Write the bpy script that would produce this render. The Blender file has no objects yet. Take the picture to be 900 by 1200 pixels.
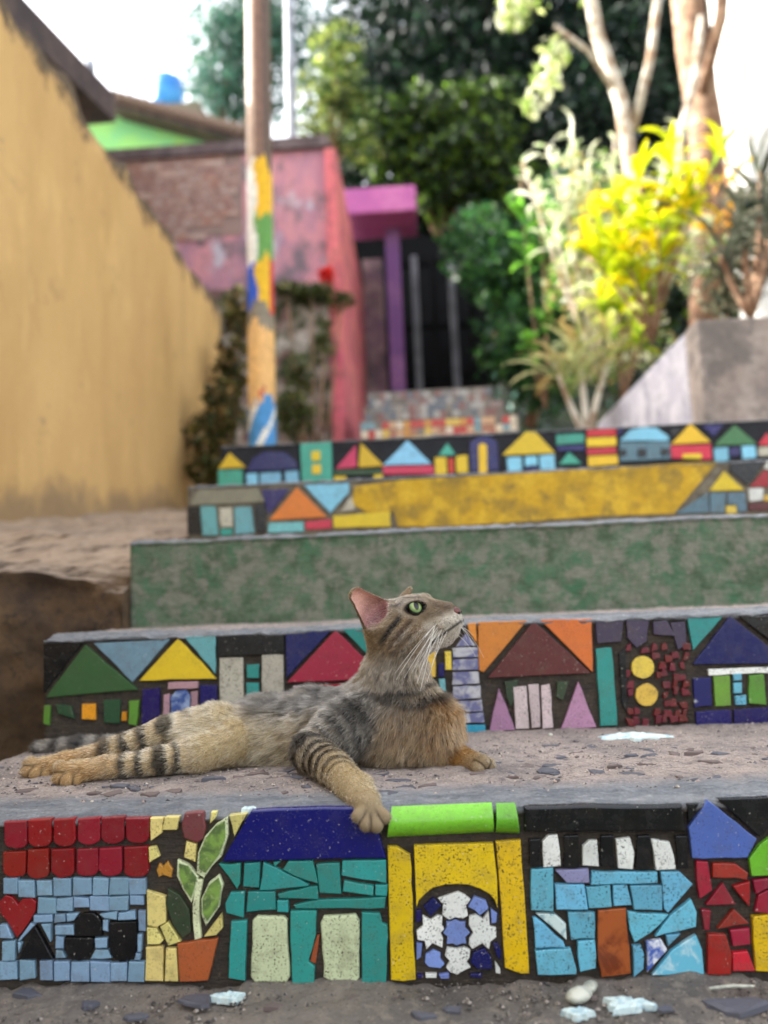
import bpy, math, random
import numpy as np
from mathutils import Vector, Matrix
random.seed(7); rng = np.random.default_rng(7)
S = bpy.context.scene
COL = S.collection

# ---------------------------------------------------------------- camera
YAW, PITCH, ROLL = math.radians(2.77), math.radians(6.95), math.radians(2.26)
CAM = np.array([0.0, -0.77, 0.349]); F = 901.0          # focal length in photo pixels (900 x 1200)
WW = np.array([-math.sin(YAW)*math.cos(PITCH), math.cos(YAW)*math.cos(PITCH), math.sin(PITCH)])
_r0 = np.array([math.cos(YAW), math.sin(YAW), 0.0]); _u0 = np.cross(_r0, WW)
RR = math.cos(ROLL)*_r0 - math.sin(ROLL)*_u0
UU = math.cos(ROLL)*_u0 + math.sin(ROLL)*_r0
def ray(x, y): return WW + RR*(x-450)/F - UU*(y-600)/F
def atY(x, y, Y): d = ray(x, y); return CAM + d*(Y-CAM[1])/d[1]
def atZ(x, y, Z): d = ray(x, y); return CAM + d*(Z-CAM[2])/d[2]
def atX(x, y, X): d = ray(x, y); return CAM + d*(X-CAM[0])/d[0]
cd = bpy.data.cameras.new('camera'); cam = bpy.data.objects.new('camera', cd); COL.objects.link(cam)
cd.sensor_fit = 'VERTICAL'; cd.sensor_height = 36; cd.sensor_width = 27; cd.lens = 36*F/1200
cam.matrix_world = Matrix(((RR[0], UU[0], -WW[0], CAM[0]), (RR[1], UU[1], -WW[1], CAM[1]), (RR[2], UU[2], -WW[2], CAM[2]), (0, 0, 0, 1)))
cd.clip_start = 0.02; cd.clip_end = 500
cd.dof.use_dof = True; cd.dof.focus_distance = 0.85; cd.dof.aperture_fstop = 2.55
S.camera = cam

# ---------------------------------------------------------------- sky, sun, exposure
SUN_EL, SUN_DIR = math.radians(36), np.array([-0.97, 0.24])       # the sun stands to the left, a little ahead
W = bpy.data.worlds.new('World'); S.world = W; W.use_nodes = True
nt = W.node_tree; nt.nodes.clear()
sky = nt.nodes.new('ShaderNodeTexSky'); sky.sky_type = 'NISHITA'; sky.sun_disc = False
sky.sun_elevation = SUN_EL; sky.sun_rotation = math.atan2(SUN_DIR[0], SUN_DIR[1])
sky.dust_density = 6.0; sky.air_density = 1.0; sky.ozone_density = 0.6
hs = nt.nodes.new('ShaderNodeHueSaturation'); hs.inputs['Saturation'].default_value = 0.30
bg = nt.nodes.new('ShaderNodeBackground'); bg.inputs['Strength'].default_value = 0.15
wo = nt.nodes.new('ShaderNodeOutputWorld')
nt.links.new(sky.outputs[0], hs.inputs['Color']); nt.links.new(hs.outputs[0], bg.inputs[0]); nt.links.new(bg.outputs[0], wo.inputs[0])
sl = bpy.data.lights.new('sun', 'SUN'); sl.energy = 2.2; sl.angle = math.radians(0.53); sl.color = (1.0, 0.95, 0.86)
sun = bpy.data.objects.new('sun', sl); COL.objects.link(sun)
_d = np.array([SUN_DIR[0]*math.cos(SUN_EL), SUN_DIR[1]*math.cos(SUN_EL), math.sin(SUN_EL)])
sun.rotation_euler = Vector(_d).to_track_quat('Z', 'Y').to_euler(); sun.location = Vector(_d)*30
S.view_settings.view_transform = 'Standard'; S.view_settings.look = 'None'
S.view_settings.exposure = 2.6; S.view_settings.gamma = 1.0; S.view_settings.use_curve_mapping = False
S.render.engine = 'CYCLES'; S.cycles.use_denoising = True; S.cycles.use_adaptive_sampling = False
S.cycles.max_bounces = 8; S.cycles.transparent_max_bounces = 16; S.cycles.sample_clamp_indirect = 6

# ---------------------------------------------------------------- helpers
def lin(c): 
    c = np.array(c, float)/255.0
    return tuple(np.where(c <= .04045, c/12.92, ((c+.055)/1.055)**2.4))
def srgb(r, g, b, k=1.0): 
    c = np.array(lin((r, g, b)))*k
    return (float(c[0]), float(c[1]), float(c[2]), 1.0)
def hash3(ix, iy, iz, seed):
    h = (ix.astype(np.int64)*374761393 + iy.astype(np.int64)*668265263 + iz.astype(np.int64)*2147483647 + seed*974711) & 0xffffffff
    h = ((h ^ (h >> 13))*1274126177) & 0xffffffff
    return ((h ^ (h >> 16)) & 0xffffff)/float(0xffffff)
def vnoise(p, seed=0):
    i = np.floor(p).astype(np.int64); f = p - i; f = f*f*(3-2*f); out = 0
    for a in (0, 1):
        for b in (0, 1):
            for c in (0, 1):
                w = (f[..., 0] if a else 1-f[..., 0])*(f[..., 1] if b else 1-f[..., 1])*(f[..., 2] if c else 1-f[..., 2])
                out = out + w*hash3(i[..., 0]+a, i[..., 1]+b, i[..., 2]+c, seed)
    return out*2-1
def fbm(p, o=4, seed=0, gain=.5):
    r = 0; a = 1.0
    for k in range(o): r = r + a*vnoise(p*(2**k), seed+k*17); a *= gain
    return r

def link(o, parent=None):
    COL.objects.link(o)
    if parent is not None: o.parent = parent
    return o
def mesh_obj(name, v, f, mat, parent=None, smooth=False):
    me = bpy.data.meshes.new(name)
    v = np.asarray(v, float)
    me.from_pydata([tuple(x) for x in v], [], [tuple(int(i) for i in x) for x in f])
    if smooth: me.polygons.foreach_set('use_smooth', [True]*len(me.polygons))
    if mat is not None: me.materials.append(mat)
    return link(bpy.data.objects.new(name, me), parent)
def empty(name, loc):
    o = bpy.data.objects.new(name, None); o.location = loc; o.empty_display_size = .05
    return link(o)
def tag(o, label=None, cat=None, group=None, kind=None):
    if label: o['label'] = label
    if cat: o['category'] = cat
    if group: o['group'] = group
    if kind: o['kind'] = kind
    return o
def keep(o, parent):                       # parent without moving (parents here only have a location)
    o.parent = parent; o.matrix_parent_inverse = Matrix.Translation(parent.location).inverted()
    return o

class Nodes:
    def __init__(s, name):
        s.m = bpy.data.materials.new(name); s.m.use_nodes = True; s.t = s.m.node_tree; s.t.nodes.clear()
        s.out = s.n('ShaderNodeOutputMaterial'); s.b = s.n('ShaderNodeBsdfPrincipled'); s.l(s.b.outputs[0], s.out.inputs[0])
        s.tc = s.n('ShaderNodeTexCoord'); s.co = s.tc.outputs['Object']
    def n(s, t, **k):
        x = s.t.nodes.new(t)
        for a, b in k.items(): setattr(x, a, b)
        return x
    def l(s, a, b): s.t.links.new(a, b)
    def setin(s, sock, v):
        if isinstance(v, bpy.types.NodeSocket): s.l(v, sock)
        else: sock.default_value = v
    def noise(s, scale, detail=4, rough=.55, co=None, out='Fac', dist=0):
        x = s.n('ShaderNodeTexNoise'); x.inputs['Scale'].default_value = scale; x.inputs['Detail'].default_value = detail
        x.inputs['Roughness'].default_value = rough; x.inputs['Distortion'].default_value = dist
        s.l(co or s.co, x.inputs['Vector']); return x.outputs[out]
    def voro(s, scale, feature='F1', out='Distance', co=None):
        x = s.n('ShaderNodeTexVoronoi', feature=feature); x.inputs['Scale'].default_value = scale
        s.l(co or s.co, x.inputs['Vector']); return x.outputs[out]
    def ramp(s, fac, a, b, ca=0.0, cb=1.0):
        x = s.n('ShaderNodeMapRange'); x.inputs[1].default_value = a; x.inputs[2].default_value = b
        x.inputs[3].default_value = ca; x.inputs[4].default_value = cb; s.setin(x.inputs[0], fac); return x.outputs[0]
    def mix(s, fac, a, b, mode='MIX'):
        x = s.n('ShaderNodeMix', data_type='RGBA', blend_type=mode); s.setin(x.inputs[0], fac)
        s.setin(x.inputs[6], a); s.setin(x.inputs[7], b); return x.outputs[2]
    def math(s, op, a, b=0.0):
        x = s.n('ShaderNodeMath', operation=op); s.setin(x.inputs[0], a); s.setin(x.inputs[1], b); return x.outputs[0]
    def bump(s, h, strength=.3, dist=.002):
        x = s.n('ShaderNodeBump'); x.inputs['Strength'].default_value = strength; x.inputs['Distance'].default_value = dist
        s.l(h, x.inputs['Height']); s.l(x.outputs[0], s.b.inputs['Normal'])
    def base(s, v): s.setin(s.b.inputs['Base Color'], v)
    def rough(s, v): s.setin(s.b.inputs['Roughness'], v)
    def randco(s):
        oi = s.n('ShaderNodeObjectInfo'); c = s.n('ShaderNodeVectorMath', operation='SCALE'); c.inputs[0].default_value = (37, 61, 83)
        s.l(oi.outputs['Random'], c.inputs['Scale']); a = s.n('ShaderNodeVectorMath', operation='ADD')
        s.l(s.tc.outputs['Object'], a.inputs[0]); s.l(c.outputs[0], a.inputs[1]); s.co = a.outputs[0]
        s.rnd = oi.outputs['Random']

def tile_mat(name, c, rough=.2, pits=.5, var=.12, dirt=.35, pit_col=(40, 32, 22)):
    g = Nodes(name); g.randco()
    c = np.array(srgb(*c))[:3]
    lo = tuple(c*(1-var))+(1,); hi = tuple(np.minimum(c*(1+var), .9))+(1,)
    col = g.mix(g.noise(35, 3), lo, hi)
    hv = g.n('ShaderNodeHueSaturation'); g.l(g.ramp(g.rnd, 0, 1, .82, 1.15), hv.inputs['Value']); g.l(g.ramp(g.math('FRACT', g.math('MULTIPLY', g.rnd, 7.3)), 0, 1, .488, .512), hv.inputs['Hue']); g.l(col, hv.inputs['Color'])
    col = hv.outputs[0]
    d = g.math('MAXIMUM', g.ramp(g.noise(55, 6, .7), .48, .72, 0, dirt), g.ramp(g.noise(260, 4, .7), .58, .72, 0, dirt*.8))
    col = g.mix(d, col, srgb(96, 84, 66))
    big = g.ramp(g.noise(60, 3), .34, .60)
    p = g.math('MULTIPLY', g.ramp(g.noise(480, 2, .6), .565, .63), g.math('MULTIPLY', big, pits))
    col = g.mix(p, col, srgb(*pit_col))
    w = g.math('MULTIPLY', g.ramp(g.noise(330, 2, .6), .69, .73), .5)
    col = g.mix(w, col, srgb(215, 210, 195))
    g.base(col); g.rough(g.math('ADD', g.ramp(g.noise(80, 3), .3, .7, rough, rough+.2), g.math('MULTIPLY', p, .4)))
    h = g.math('SUBTRACT', g.math('MULTIPLY', g.noise(40, 2), .6), g.math('MULTIPLY', p, .6)); g.bump(h, .28, .0016)
    return g.m

def paint_mat(name, cols, scale=6, rough=.8, bump=.3, bdist=.004, fine=160, rand=False):
    """mottled plaster / concrete: several base colours blended by noise, with grain"""
    g = Nodes(name); col = srgb(*cols[0])
    if rand: g.randco()
    for i, c in enumerate(cols[1:]):
        x = g.n('ShaderNodeVectorMath', operation='ADD'); x.inputs[1].default_value = (i*3.1+1, i*1.7, i*2.3); g.l(g.co, x.inputs[0])
        col = g.mix(g.ramp(g.noise(scale*(1+.6*i), 6, .62, x.outputs[0]), .47, .60), col, srgb(*c))
    gr = g.ramp(g.noise(fine, 4, .7), .25, .75, .72, 1.22)
    col = g.mix(1.0, col, gr, 'MULTIPLY')
    g.base(col); g.rough(rough)
    g.bump(g.math('ADD', g.noise(fine*.5, 5, .7), g.math('MULTIPLY', g.noise(scale*4, 4), .8)), bump, bdist)
    return g.m

def attr_mat(name, rough=.5, trans=0.0, spec=.4, noise=0.0):
    g = Nodes(name); a = g.n('ShaderNodeAttribute', attribute_name='col'); col = a.outputs['Color']
    if noise: col = g.mix(1.0, col, g.ramp(g.noise(noise, 4), .25, .75, .7, 1.3), 'MULTIPLY')
    g.base(col); g.rough(rough); g.b.inputs['Specular IOR Level'].default_value = spec
    if trans:
        tr = g.n('ShaderNodeBsdfTranslucent'); g.l(col, tr.inputs['Color'])
        mx = g.n('ShaderNodeMixShader'); mx.inputs[0].default_value = trans
        g.l(g.b.outputs[0], mx.inputs[1]); g.l(tr.outputs[0], mx.inputs[2]); g.l(mx.outputs[0], g.out.inputs[0])
    return g.m
def face_colors(me, cols):
    """one colour per face"""
    ca = me.color_attributes.new('col', 'FLOAT_COLOR', 'CORNER')
    tot = np.zeros(len(me.polygons), int); me.polygons.foreach_get('loop_total', tot)
    c = np.concatenate([np.asarray(cols, float), np.ones((len(cols), 1))], 1)
    ca.data.foreach_set('color', np.repeat(c, tot, 0).ravel())

def box(name, lo, hi, mat, parent=None, bevel=.0):
    (a, b, c), (d, e, f) = lo, hi
    v = [(a, b, c), (d, b, c), (d, e, c), (a, e, c), (a, b, f), (d, b, f), (d, e, f), (a, e, f)]
    o = mesh_obj(name, v, [(0, 3, 2, 1), (4, 5, 6, 7), (0, 1, 5, 4), (1, 2, 6, 5), (2, 3, 7, 6), (3, 0, 4, 7)], mat, parent)
    if bevel:
        m = o.modifiers.new('b', 'BEVEL'); m.width = bevel; m.segments = 2; m.limit_method = 'ANGLE'
    return o
def tube_data(pts, rad, n=10, cap=True):
    pts = np.asarray(pts, float); rad = np.broadcast_to(np.asarray(rad, float), (len(pts),)); v = []; f = []
    t = np.gradient(pts, axis=0); ref = np.array([0.31, .87, .39])
    for i, p in enumerate(pts):
        d = t[i]/(np.linalg.norm(t[i])+1e-12); a = np.cross(d, ref); a /= np.linalg.norm(a)+1e-12; b = np.cross(d, a)
        for k in range(n):
            w = 2*math.pi*k/n; v.append(p+rad[i]*(a*math.cos(w)+b*math.sin(w)))
    for i in range(len(pts)-1):
        for k in range(n): f.append((i*n+k, i*n+(k+1) % n, (i+1)*n+(k+1) % n, (i+1)*n+k))
    if cap: f.append(tuple(range(n))[::-1]); f.append(tuple((len(pts)-1)*n+k for k in range(n)))
    return v, f
def join(parts):
    V = []; Fs = []
    for v, f in parts:
        o = len(V); V.extend(list(v)); Fs.extend([tuple(i+o for i in x) for x in f])
    return V, Fs

# ================================================================ the stairs
YS = [0.0, 0.398, 0.7516, 1.120, 1.448]                 # riser planes
ZS = [0.0, 0.1610, 0.3240, 0.5010, 0.6690, 0.8400]      # tread heights
XL = -0.585

def concrete(name, sand, cement, mask_lo, mask_hi, riser, zc):
    """rough tread with smoother cement at the nosing (object Y decides), grout-dark riser below zc"""
    g = Nodes(name)
    sx = g.n('ShaderNodeSeparateXYZ'); g.l(g.tc.outputs['Object'], sx.inputs[0])
    s = g.mix(g.ramp(g.noise(9, 5), .35, .65), srgb(*sand[0]), srgb(*sand[1]))
    s = g.mix(g.ramp(g.noise(70, 5, .7), .5, .7), s, srgb(*sand[2]))
    s = g.mix(g.ramp(g.voro(230), .12, .3, .75, 0), s, srgb(*sand[3]))
    s = g.mix(g.ramp(g.noise(420, 3, .7), .58, .68), s, srgb(70, 64, 62))
    st = g.n('ShaderNodeMapping'); st.inputs['Scale'].default_value = (1, 4.5, 6); g.l(g.tc.outputs['Object'], st.inputs[0])
    c = g.mix(g.ramp(g.noise(14, 6, .65, st.outputs[0], dist=.8), .38, .62), srgb(*cement[0]), srgb(*cement[1]))
    c = g.mix(g.ramp(g.noise(50, 6, .7, st.outputs[0]), .55, .68, 0, .7), c, srgb(*cement[2]))
    yy = g.math('ADD', sx.outputs[1], g.ramp(g.noise(22, 4), .2, .8, -.016, .016))
    col = g.mix(g.ramp(yy, mask_lo, mask_hi), c, s)
    r = g.mix(g.ramp(g.noise(40, 5, .65), .4, .65), srgb(*riser[0]), srgb(*riser[1]))
    r = g.mix(g.ramp(g.noise(240, 3, .7), .6, .7), r, srgb(*riser[2]))
    for i, cc in enumerate(riser[3:]):
        x = g.n('ShaderNodeVectorMath', operation='ADD'); x.inputs[1].default_value = (i*3.1+1, i*1.7, i*2.3); g.l(g.co, x.inputs[0])
        r = g.mix(g.ramp(g.noise(11*(1+.7*i), 7, .68, x.outputs[0]), .46, .60, 0, .85), r, srgb(*cc))
    zz = g.math('ADD', sx.outputs[2], g.ramp(g.noise(60, 3), .2, .8, -.003, .003))
    col = g.mix(g.ramp(zz, zc-.002, zc+.002), r, col)
    col = g.mix(1.0, col, g.ramp(g.noise(300, 4, .75), .25, .75, .7, 1.25), 'MULTIPLY')
    g.base(col); g.rough(.86)
    h = g.math('ADD', g.noise(160, 6, .75), g.math('MULTIPLY', g.noise(40, 5, .6, st.outputs[0]), 1.2)); g.bump(h, .9, .005)
    return g.m

SAND = [(178, 162, 152), (140, 130, 124), (104, 98, 98), (196, 182, 168)]
CEM = [(142, 144, 146), (108, 112, 118), (170, 172, 172)]
GROUT = [(74, 64, 53), (52, 47, 42), (104, 92, 76)]
m_step1 = concrete('tread_concrete_front', SAND, CEM, .035, .075, GROUT, .1495)
m_step2 = concrete('tread_concrete_second', SAND, CEM, YS[1]+.03, YS[1]+.07, GROUT, .3125)
m_step3 = concrete('green_painted_concrete', SAND, CEM, YS[2]+.03, YS[2]+.07, [(100, 122, 94), (84, 116, 88), (136, 136, 122), (72, 118, 84), (116, 124, 104), (74, 94, 68), (140, 138, 124)], ZS[3]-.009)
m_step4 = concrete('tread_concrete_fourth', SAND, CEM, YS[3]+.03, YS[3]+.07, [(130, 122, 104), (96, 88, 74), (170, 160, 140)], ZS[4]-.008)
m_step5 = concrete('tread_concrete_fifth', SAND, CEM, YS[4]+.03, YS[4]+.07, [(40, 42, 48), (28, 30, 36), (80, 80, 80)], ZS[5]-.006)

def step(name, i, mat, x0, x1, dx, ny, lip=.012, proud=.004, rough=1.0, drop=.014, depth=None, zbase=None):
    Y, Z = YS[i], ZS[i+1]; Yb = (YS[i+1] if i+1 < len(YS) else depth)+.03; zb = (ZS[i] if zbase is None else zbase)-.03
    prof = [(Y, zb)]
    for t in np.linspace(0, 1, 40)[1:]: prof.append((Y, zb+t*(Z-drop-lip*.35-zb)))
    prof.append((Y-proud*.6, Z-drop-lip*.2))
    for a in np.linspace(-.5*math.pi*.15, .5*math.pi, 10): # rounded nosing
        prof.append((Y-proud+.030-.030*math.cos(a), Z-drop+drop*math.sin(max(a, 0))**1.0 + (lip*.4*math.sin(a) if a < 0 else 0)))
    y = Y-proud+.030
    for t in np.linspace(0, 1, ny)[1:]: prof.append((y+t*(Yb-y), Z))
    n_vis = len(prof); prof.append((Yb, zb)); prof = np.array(prof)
    xs = np.arange(x0, x1+dx*.5, dx); nx = len(xs); npf = len(prof)
    G = np.zeros((nx, npf, 3)); G[:, :, 0] = xs[:, None]; G[:, :, 1] = prof[None, :, 0]; G[:, :, 2] = prof[None, :, 1]
    Q = G*np.array([1, 1, 1.0])
    n1 = fbm(Q*np.array([9, 16, 16]), 4, 3+i); n2 = fbm(Q*60, 4, 11+i, .6); n3 = np.abs(fbm(Q*np.array([26, 70, 90]), 3, 29+i))
    top = np.clip((G[:, :, 2]-(Z-drop-lip*.6))/.01, 0, 1); top[:, -1] = 0
    back = np.clip((YS[i+1]-G[:, :, 1])/.03, 0, 1) if i+1 < len(YS) else 1.0
    nose = np.exp(-((G[:, :, 1]-Y)/.03)**2)
    G[:, :, 2] += rough*top*(n1*.0022*(.4+.6*back)+n2*.0018-n3*.0034*(.5+nose))
    G[:, :, 1] += rough*top*nose*(n1*.0030+n2*.0012-n3*.002+.0015)*np.clip((G[:, :, 2]-(Z-drop-.002))/drop, 0, 1) + rough*(1-top)*n2*.0007
    idx = np.arange(nx*npf).reshape(nx, npf); f = []
    a = idx[:-1, :]; b = idx[1:, :]
    q = np.stack([a, b, np.roll(b, -1, 1), np.roll(a, -1, 1)], -1).reshape(-1, 4)
    f = [tuple(x) for x in q]; f.append(tuple(idx[0])); f.append(tuple(idx[-1][::-1]))
    return mesh_obj(name, G.reshape(-1, 3), f, mat, None, True)

step1 = tag(step('stair_step', 0, m_step1, XL, 1.02, .0034, 120, lip=.012, drop=.012), 'lowest concrete step, tiled with a red heart, a potted plant and a blue-roofed teal house', 'stair step', 'steps of the mosaic stairway')
step2 = tag(step('stair_step', 1, m_step2, XL, 1.05, .005, 60, lip=.014, drop=.008, proud=.006, rough=1.3), 'concrete step behind the cat, tiled with green, yellow, crimson and maroon house gables', 'stair step', 'steps of the mosaic stairway')
step3 = tag(step('stair_step', 2, m_step3, XL-.004, 1.10, .007, 40, lip=.01, drop=.008, proud=.004, rough=1.3), 'concrete step with a plain riser in worn green paint and no tiles', 'stair step', 'steps of the mosaic stairway')
step4 = tag(step('stair_step', 3, m_step4, XL, 1.15, .009, 30, lip=.01, drop=.006, proud=.004), 'concrete step with a mustard yellow painted riser between an orange-roofed house and a yellow-roofed house', 'stair step', 'steps of the mosaic stairway')
step5 = tag(step('stair_step', 4, m_step5, XL, 1.6, .012, 40, lip=.008, drop=.005, proud=.004, depth=2.9), 'uppermost near step, its riser tiled with a long row of little bright houses', 'stair step', 'steps of the mosaic stairway')

# ---------------------------------------------------------------- tiles
TM = {}
for k, c, kw in [
    ('red', (136, 22, 38), dict(rough=.22, pits=.25, dirt=.18)), ('red2', (150, 24, 38), dict(rough=.3, pits=.5, dirt=.35)),
    ('grid', (130, 162, 186), dict(rough=.3, pits=.25, dirt=.45)), ('cream', (222, 206, 124), dict(rough=.35, pits=.6)),
    ('cobalt', (12, 18, 104), dict(rough=.10, pits=.3, dirt=.12)), ('teal', (44, 146, 138), dict(rough=.3, pits=.35, dirt=.25)),
    ('door', (206, 214, 170), dict(rough=.5, pits=.9, dirt=.55)), ('lime', (112, 190, 46), dict(rough=.18, pits=.3, dirt=.3)),
    ('yellow', (224, 182, 8), dict(rough=.3, pits=.95, dirt=.4)), ('white', (226, 228, 220), dict(rough=.4, pits=.9, dirt=.3)),
    ('peri', (122, 146, 206), dict(rough=.3, pits=.4)), ('navy', (20, 20, 92), dict(rough=.16, pits=.3, dirt=.2)),
    ('black', (13, 15, 19), dict(rough=.14, pits=.2, dirt=.10)), ('skyb', (104, 180, 206), dict(rough=.3, pits=.8, dirt=.45)),
    ('lilac', (150, 150, 190), dict(rough=.3)), ('rust', (166, 88, 40), dict(rough=.4, pits=.4)), ('slate', (74, 94, 168), dict(rough=.25, dirt=.25)),
    ('maroon', (112, 52, 58), dict(rough=.3)), ('ochre', (190, 130, 50), dict()), ('leafdark', (44, 62, 38), dict(rough=.4)),
    ('forest', (50, 84, 44), dict(rough=.3, pits=.3, dirt=.15)), ('mist', (122, 156, 176), dict(rough=.3, dirt=.4)), ('aqua', (110, 178, 182), dict(rough=.3)),
    ('brightyellow', (218, 182, 30), dict(rough=.35, pits=.3, dirt=.2)), ('orange', (214, 124, 44), dict(rough=.35, pits=.4, dirt=.25)), ('amber', (226, 146, 24), dict(rough=.3)),
    ('grass', (92, 142, 44), dict(rough=.35)), ('pine', (36, 78, 48), dict(rough=.3)), ('pink', (176, 136, 146), dict(rough=.4)), ('palepink', (206, 186, 186), dict(rough=.45, pits=.8)),
    ('mauve', (172, 126, 158), dict(rough=.4)), ('crimson', (158, 30, 48), dict(rough=.3, pits=.3, dirt=.15)), ('stone', (196, 192, 172), dict(rough=.55, pits=.9, dirt=.6)),
    ('wine', (84, 28, 32), dict(rough=.3, dirt=.3)), ('plum', (66, 54, 78), dict(rough=.35)), ('blood', (104, 20, 30), dict(rough=.3, pits=.7, dirt=.4)),
    ('gold', (226, 192, 74), dict(rough=.35, pits=.7)), ('tower', (158, 158, 166), dict(rough=.45, pits=.6, dirt=.6)), ('cyan', (40, 140, 176), dict(rough=.3)),
    ('greyroof', (132, 128, 110), dict(rough=.7, pits=.4)), ('rose', (196, 52, 82), dict(rough=.35)), ('seafoam', (64, 162, 136), dict(rough=.35)),
    ('steel', (88, 118, 132), dict(rough=.5, pits=.9, dirt=.5)), ('brightred', (196, 34, 44), dict(rough=.3)), ('ltblue', (128, 194, 222), dict(rough=.3)), ('fern', (64, 120, 70), dict(rough=.35))]:
    TM[k] = tile_mat('glaze_'+k, c, **kw)

def two_tone(name, a, b, scale, lo, hi, edge=None, rough=.3):
    g = Nodes(name); g.randco()
    col = g.mix(g.ramp(g.noise(scale, 4, .6, dist=.6), lo, hi), srgb(*a), srgb(*b))
    if edge:
        col = g.mix(g.ramp(g.noise(scale*4, 3, .6), .55, .68, 0, .6), col, srgb(*edge))
    g.base(col); g.rough(rough); g.bump(g.noise(90, 3), .15, .001); return g.m
TM['leaf'] = two_tone('glaze_leaf', (126, 160, 74), (86, 108, 62), 60, .4, .6, (168, 186, 120))
TM['rim'] = TM['white']
TM['marble'] = two_tone('glaze_marble', (70, 100, 180), (226, 230, 236), 120, .42, .58)
TM['sprinkle'] = two_tone('glaze_sprinkle', (206, 224, 220), (96, 150, 160), 150, .5, .64)
TM['paleblue'] = two_tone('glaze_paleblue', (110, 190, 214), (200, 226, 230), 70, .5, .66)
TM['towerblue'] = two_tone('glaze_tower', (186, 186, 190), (104, 106, 146), 40, .44, .6, (120, 112, 96), .5)
TM['glass'] = two_tone('glaze_glass', (70, 92, 150), (150, 168, 200), 60, .45, .62, None, .12)
TM['smear'] = two_tone('glaze_smear', (26, 28, 92), (200, 204, 210), 38, .56, .64)
TM['rustwood'] = two_tone('glaze_rustwood', (164, 86, 40), (116, 54, 26), 45, .45, .6)

def poly_area(p): x, y = p[:, 0], p[:, 1]; return .5*np.sum(x*np.roll(y, -1)-y*np.roll(x, -1))
def inset(p, d):
    a = p-np.roll(p, 1, 0); b = np.roll(p, -1, 0)-p
    na = np.stack([-a[:, 1], a[:, 0]], 1)/(np.linalg.norm(a, axis=1)[:, None]+1e-9); nb = np.stack([-b[:, 1], b[:, 0]], 1)/(np.linalg.norm(b, axis=1)[:, None]+1e-9)
    m = na+nb; m /= np.maximum(np.sum(m*m, 1)[:, None]/2, .45); return p+m*d
def tile(parent, px, Y, mat, thick=.0050, crop=None, bevel=.0008, cut=.00035, name='tile', round_top=0, base=0.0, label=None, sub=.010):
    """one glazed tile: outline in photo pixels, laid on the riser plane Y"""
    if crop: px = [(crop[0]+x/crop[2], crop[1]+y/crop[2]) for x, y in px]
    P3 = np.array([atY(x, y, Y-thick-base) for x, y in px]); p = P3[:, [0, 2]]
    if poly_area(p) < 0: p = p[::-1]
    q = []                                                  # hand-cut edges: extra points with a little wobble
    for i in range(len(p)):
        a, b = p[i], p[(i+1) % len(p)]; L = np.linalg.norm(b-a); n = max(1, min(5, int(L/sub))) if len(p) < 10 else 1
        for k in range(n): q.append(a+(b-a)*k/n + (rng.normal(0, cut, 2)))
    p = np.array(q); c = p.mean(0); n = len(p)
    bevel = min(bevel, .12*math.sqrt(abs(poly_area(p))))
    tl = rng.normal(0, .012, 2)*min(1, .02/(np.ptp(p, axis=0).max()+1e-6)); dz = rng.normal(0, .0003)
    def dep(r, t): return Y-base-t-(((r-c)@tl)+dz if t > 0 else 0)
    pi = inset(p, bevel)
    v = []
    for r, t in ((p, -.002), (p, thick-bevel*.9), (inset(p, bevel*.35), thick-bevel*.25), (pi, thick)):
        for k in range(n): v.append((r[k, 0], dep(r[k], t), r[k, 1]))
    f = []
    for s in range(3):
        for k in range(n): f.append((s*n+k, s*n+(k+1) % n, (s+1)*n+(k+1) % n, (s+1)*n+k))
    f.append(tuple(3*n+k for k in range(n)))
    v = np.array(v); o3 = np.array([c[0], Y, c[1]])
    ob = mesh_obj(name, v-o3, f, TM[mat] if isinstance(mat, str) else mat, parent)
    ob.location = Vector(o3)
    if label: ob['label'] = label
    return ob
def rc(x0, x1, y0, y1): return [(x0, y0), (x1, y0), (x1, y1), (x0, y1)]
def arc(cx, cy, rx, ry, a0, a1, n): return [(cx+rx*math.cos(math.radians(a)), cy+ry*math.sin(math.radians(a))) for a in np.linspace(a0, a1, n)]
def bullnose(parent, px, Y, mat, bulge, crop):
    """a half-round capping tile: quad outline TL, TR, BR, BL"""
    q = np.array([atY(crop[0]+x/crop[2], crop[1]+y/crop[2], Y-.006) for x, y in px]); n = 9; m = 12; v = []; f = []
    for j in range(m+1):
        for i in range(n+1):
            s, t = j/m, i/n; p = (q[0]*(1-s)+q[1]*s)*(1-t)+(q[3]*(1-s)+q[2]*s)*t
            a = math.pi*t; p = p.copy(); p[1] = Y-.001-bulge*math.sin(a)**.7-(.0002*math.sin(j*2.1+i)); v.append(p)
    for j in range(m):
        for i in range(n): a = j*(n+1)+i; f.append((a, a+1, a+n+2, a+n+1))
    k = len(v)
    for j in (0, m): f.append(tuple(j*(n+1)+i for i in range(n+1)))
    v = np.array(v); c = v.mean(0); o = mesh_obj('tile', v-c, f, TM[mat], parent, False); o.location = Vector(c)
    for p in o.data.polygons[:-2]: p.use_smooth = True
    return o

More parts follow.
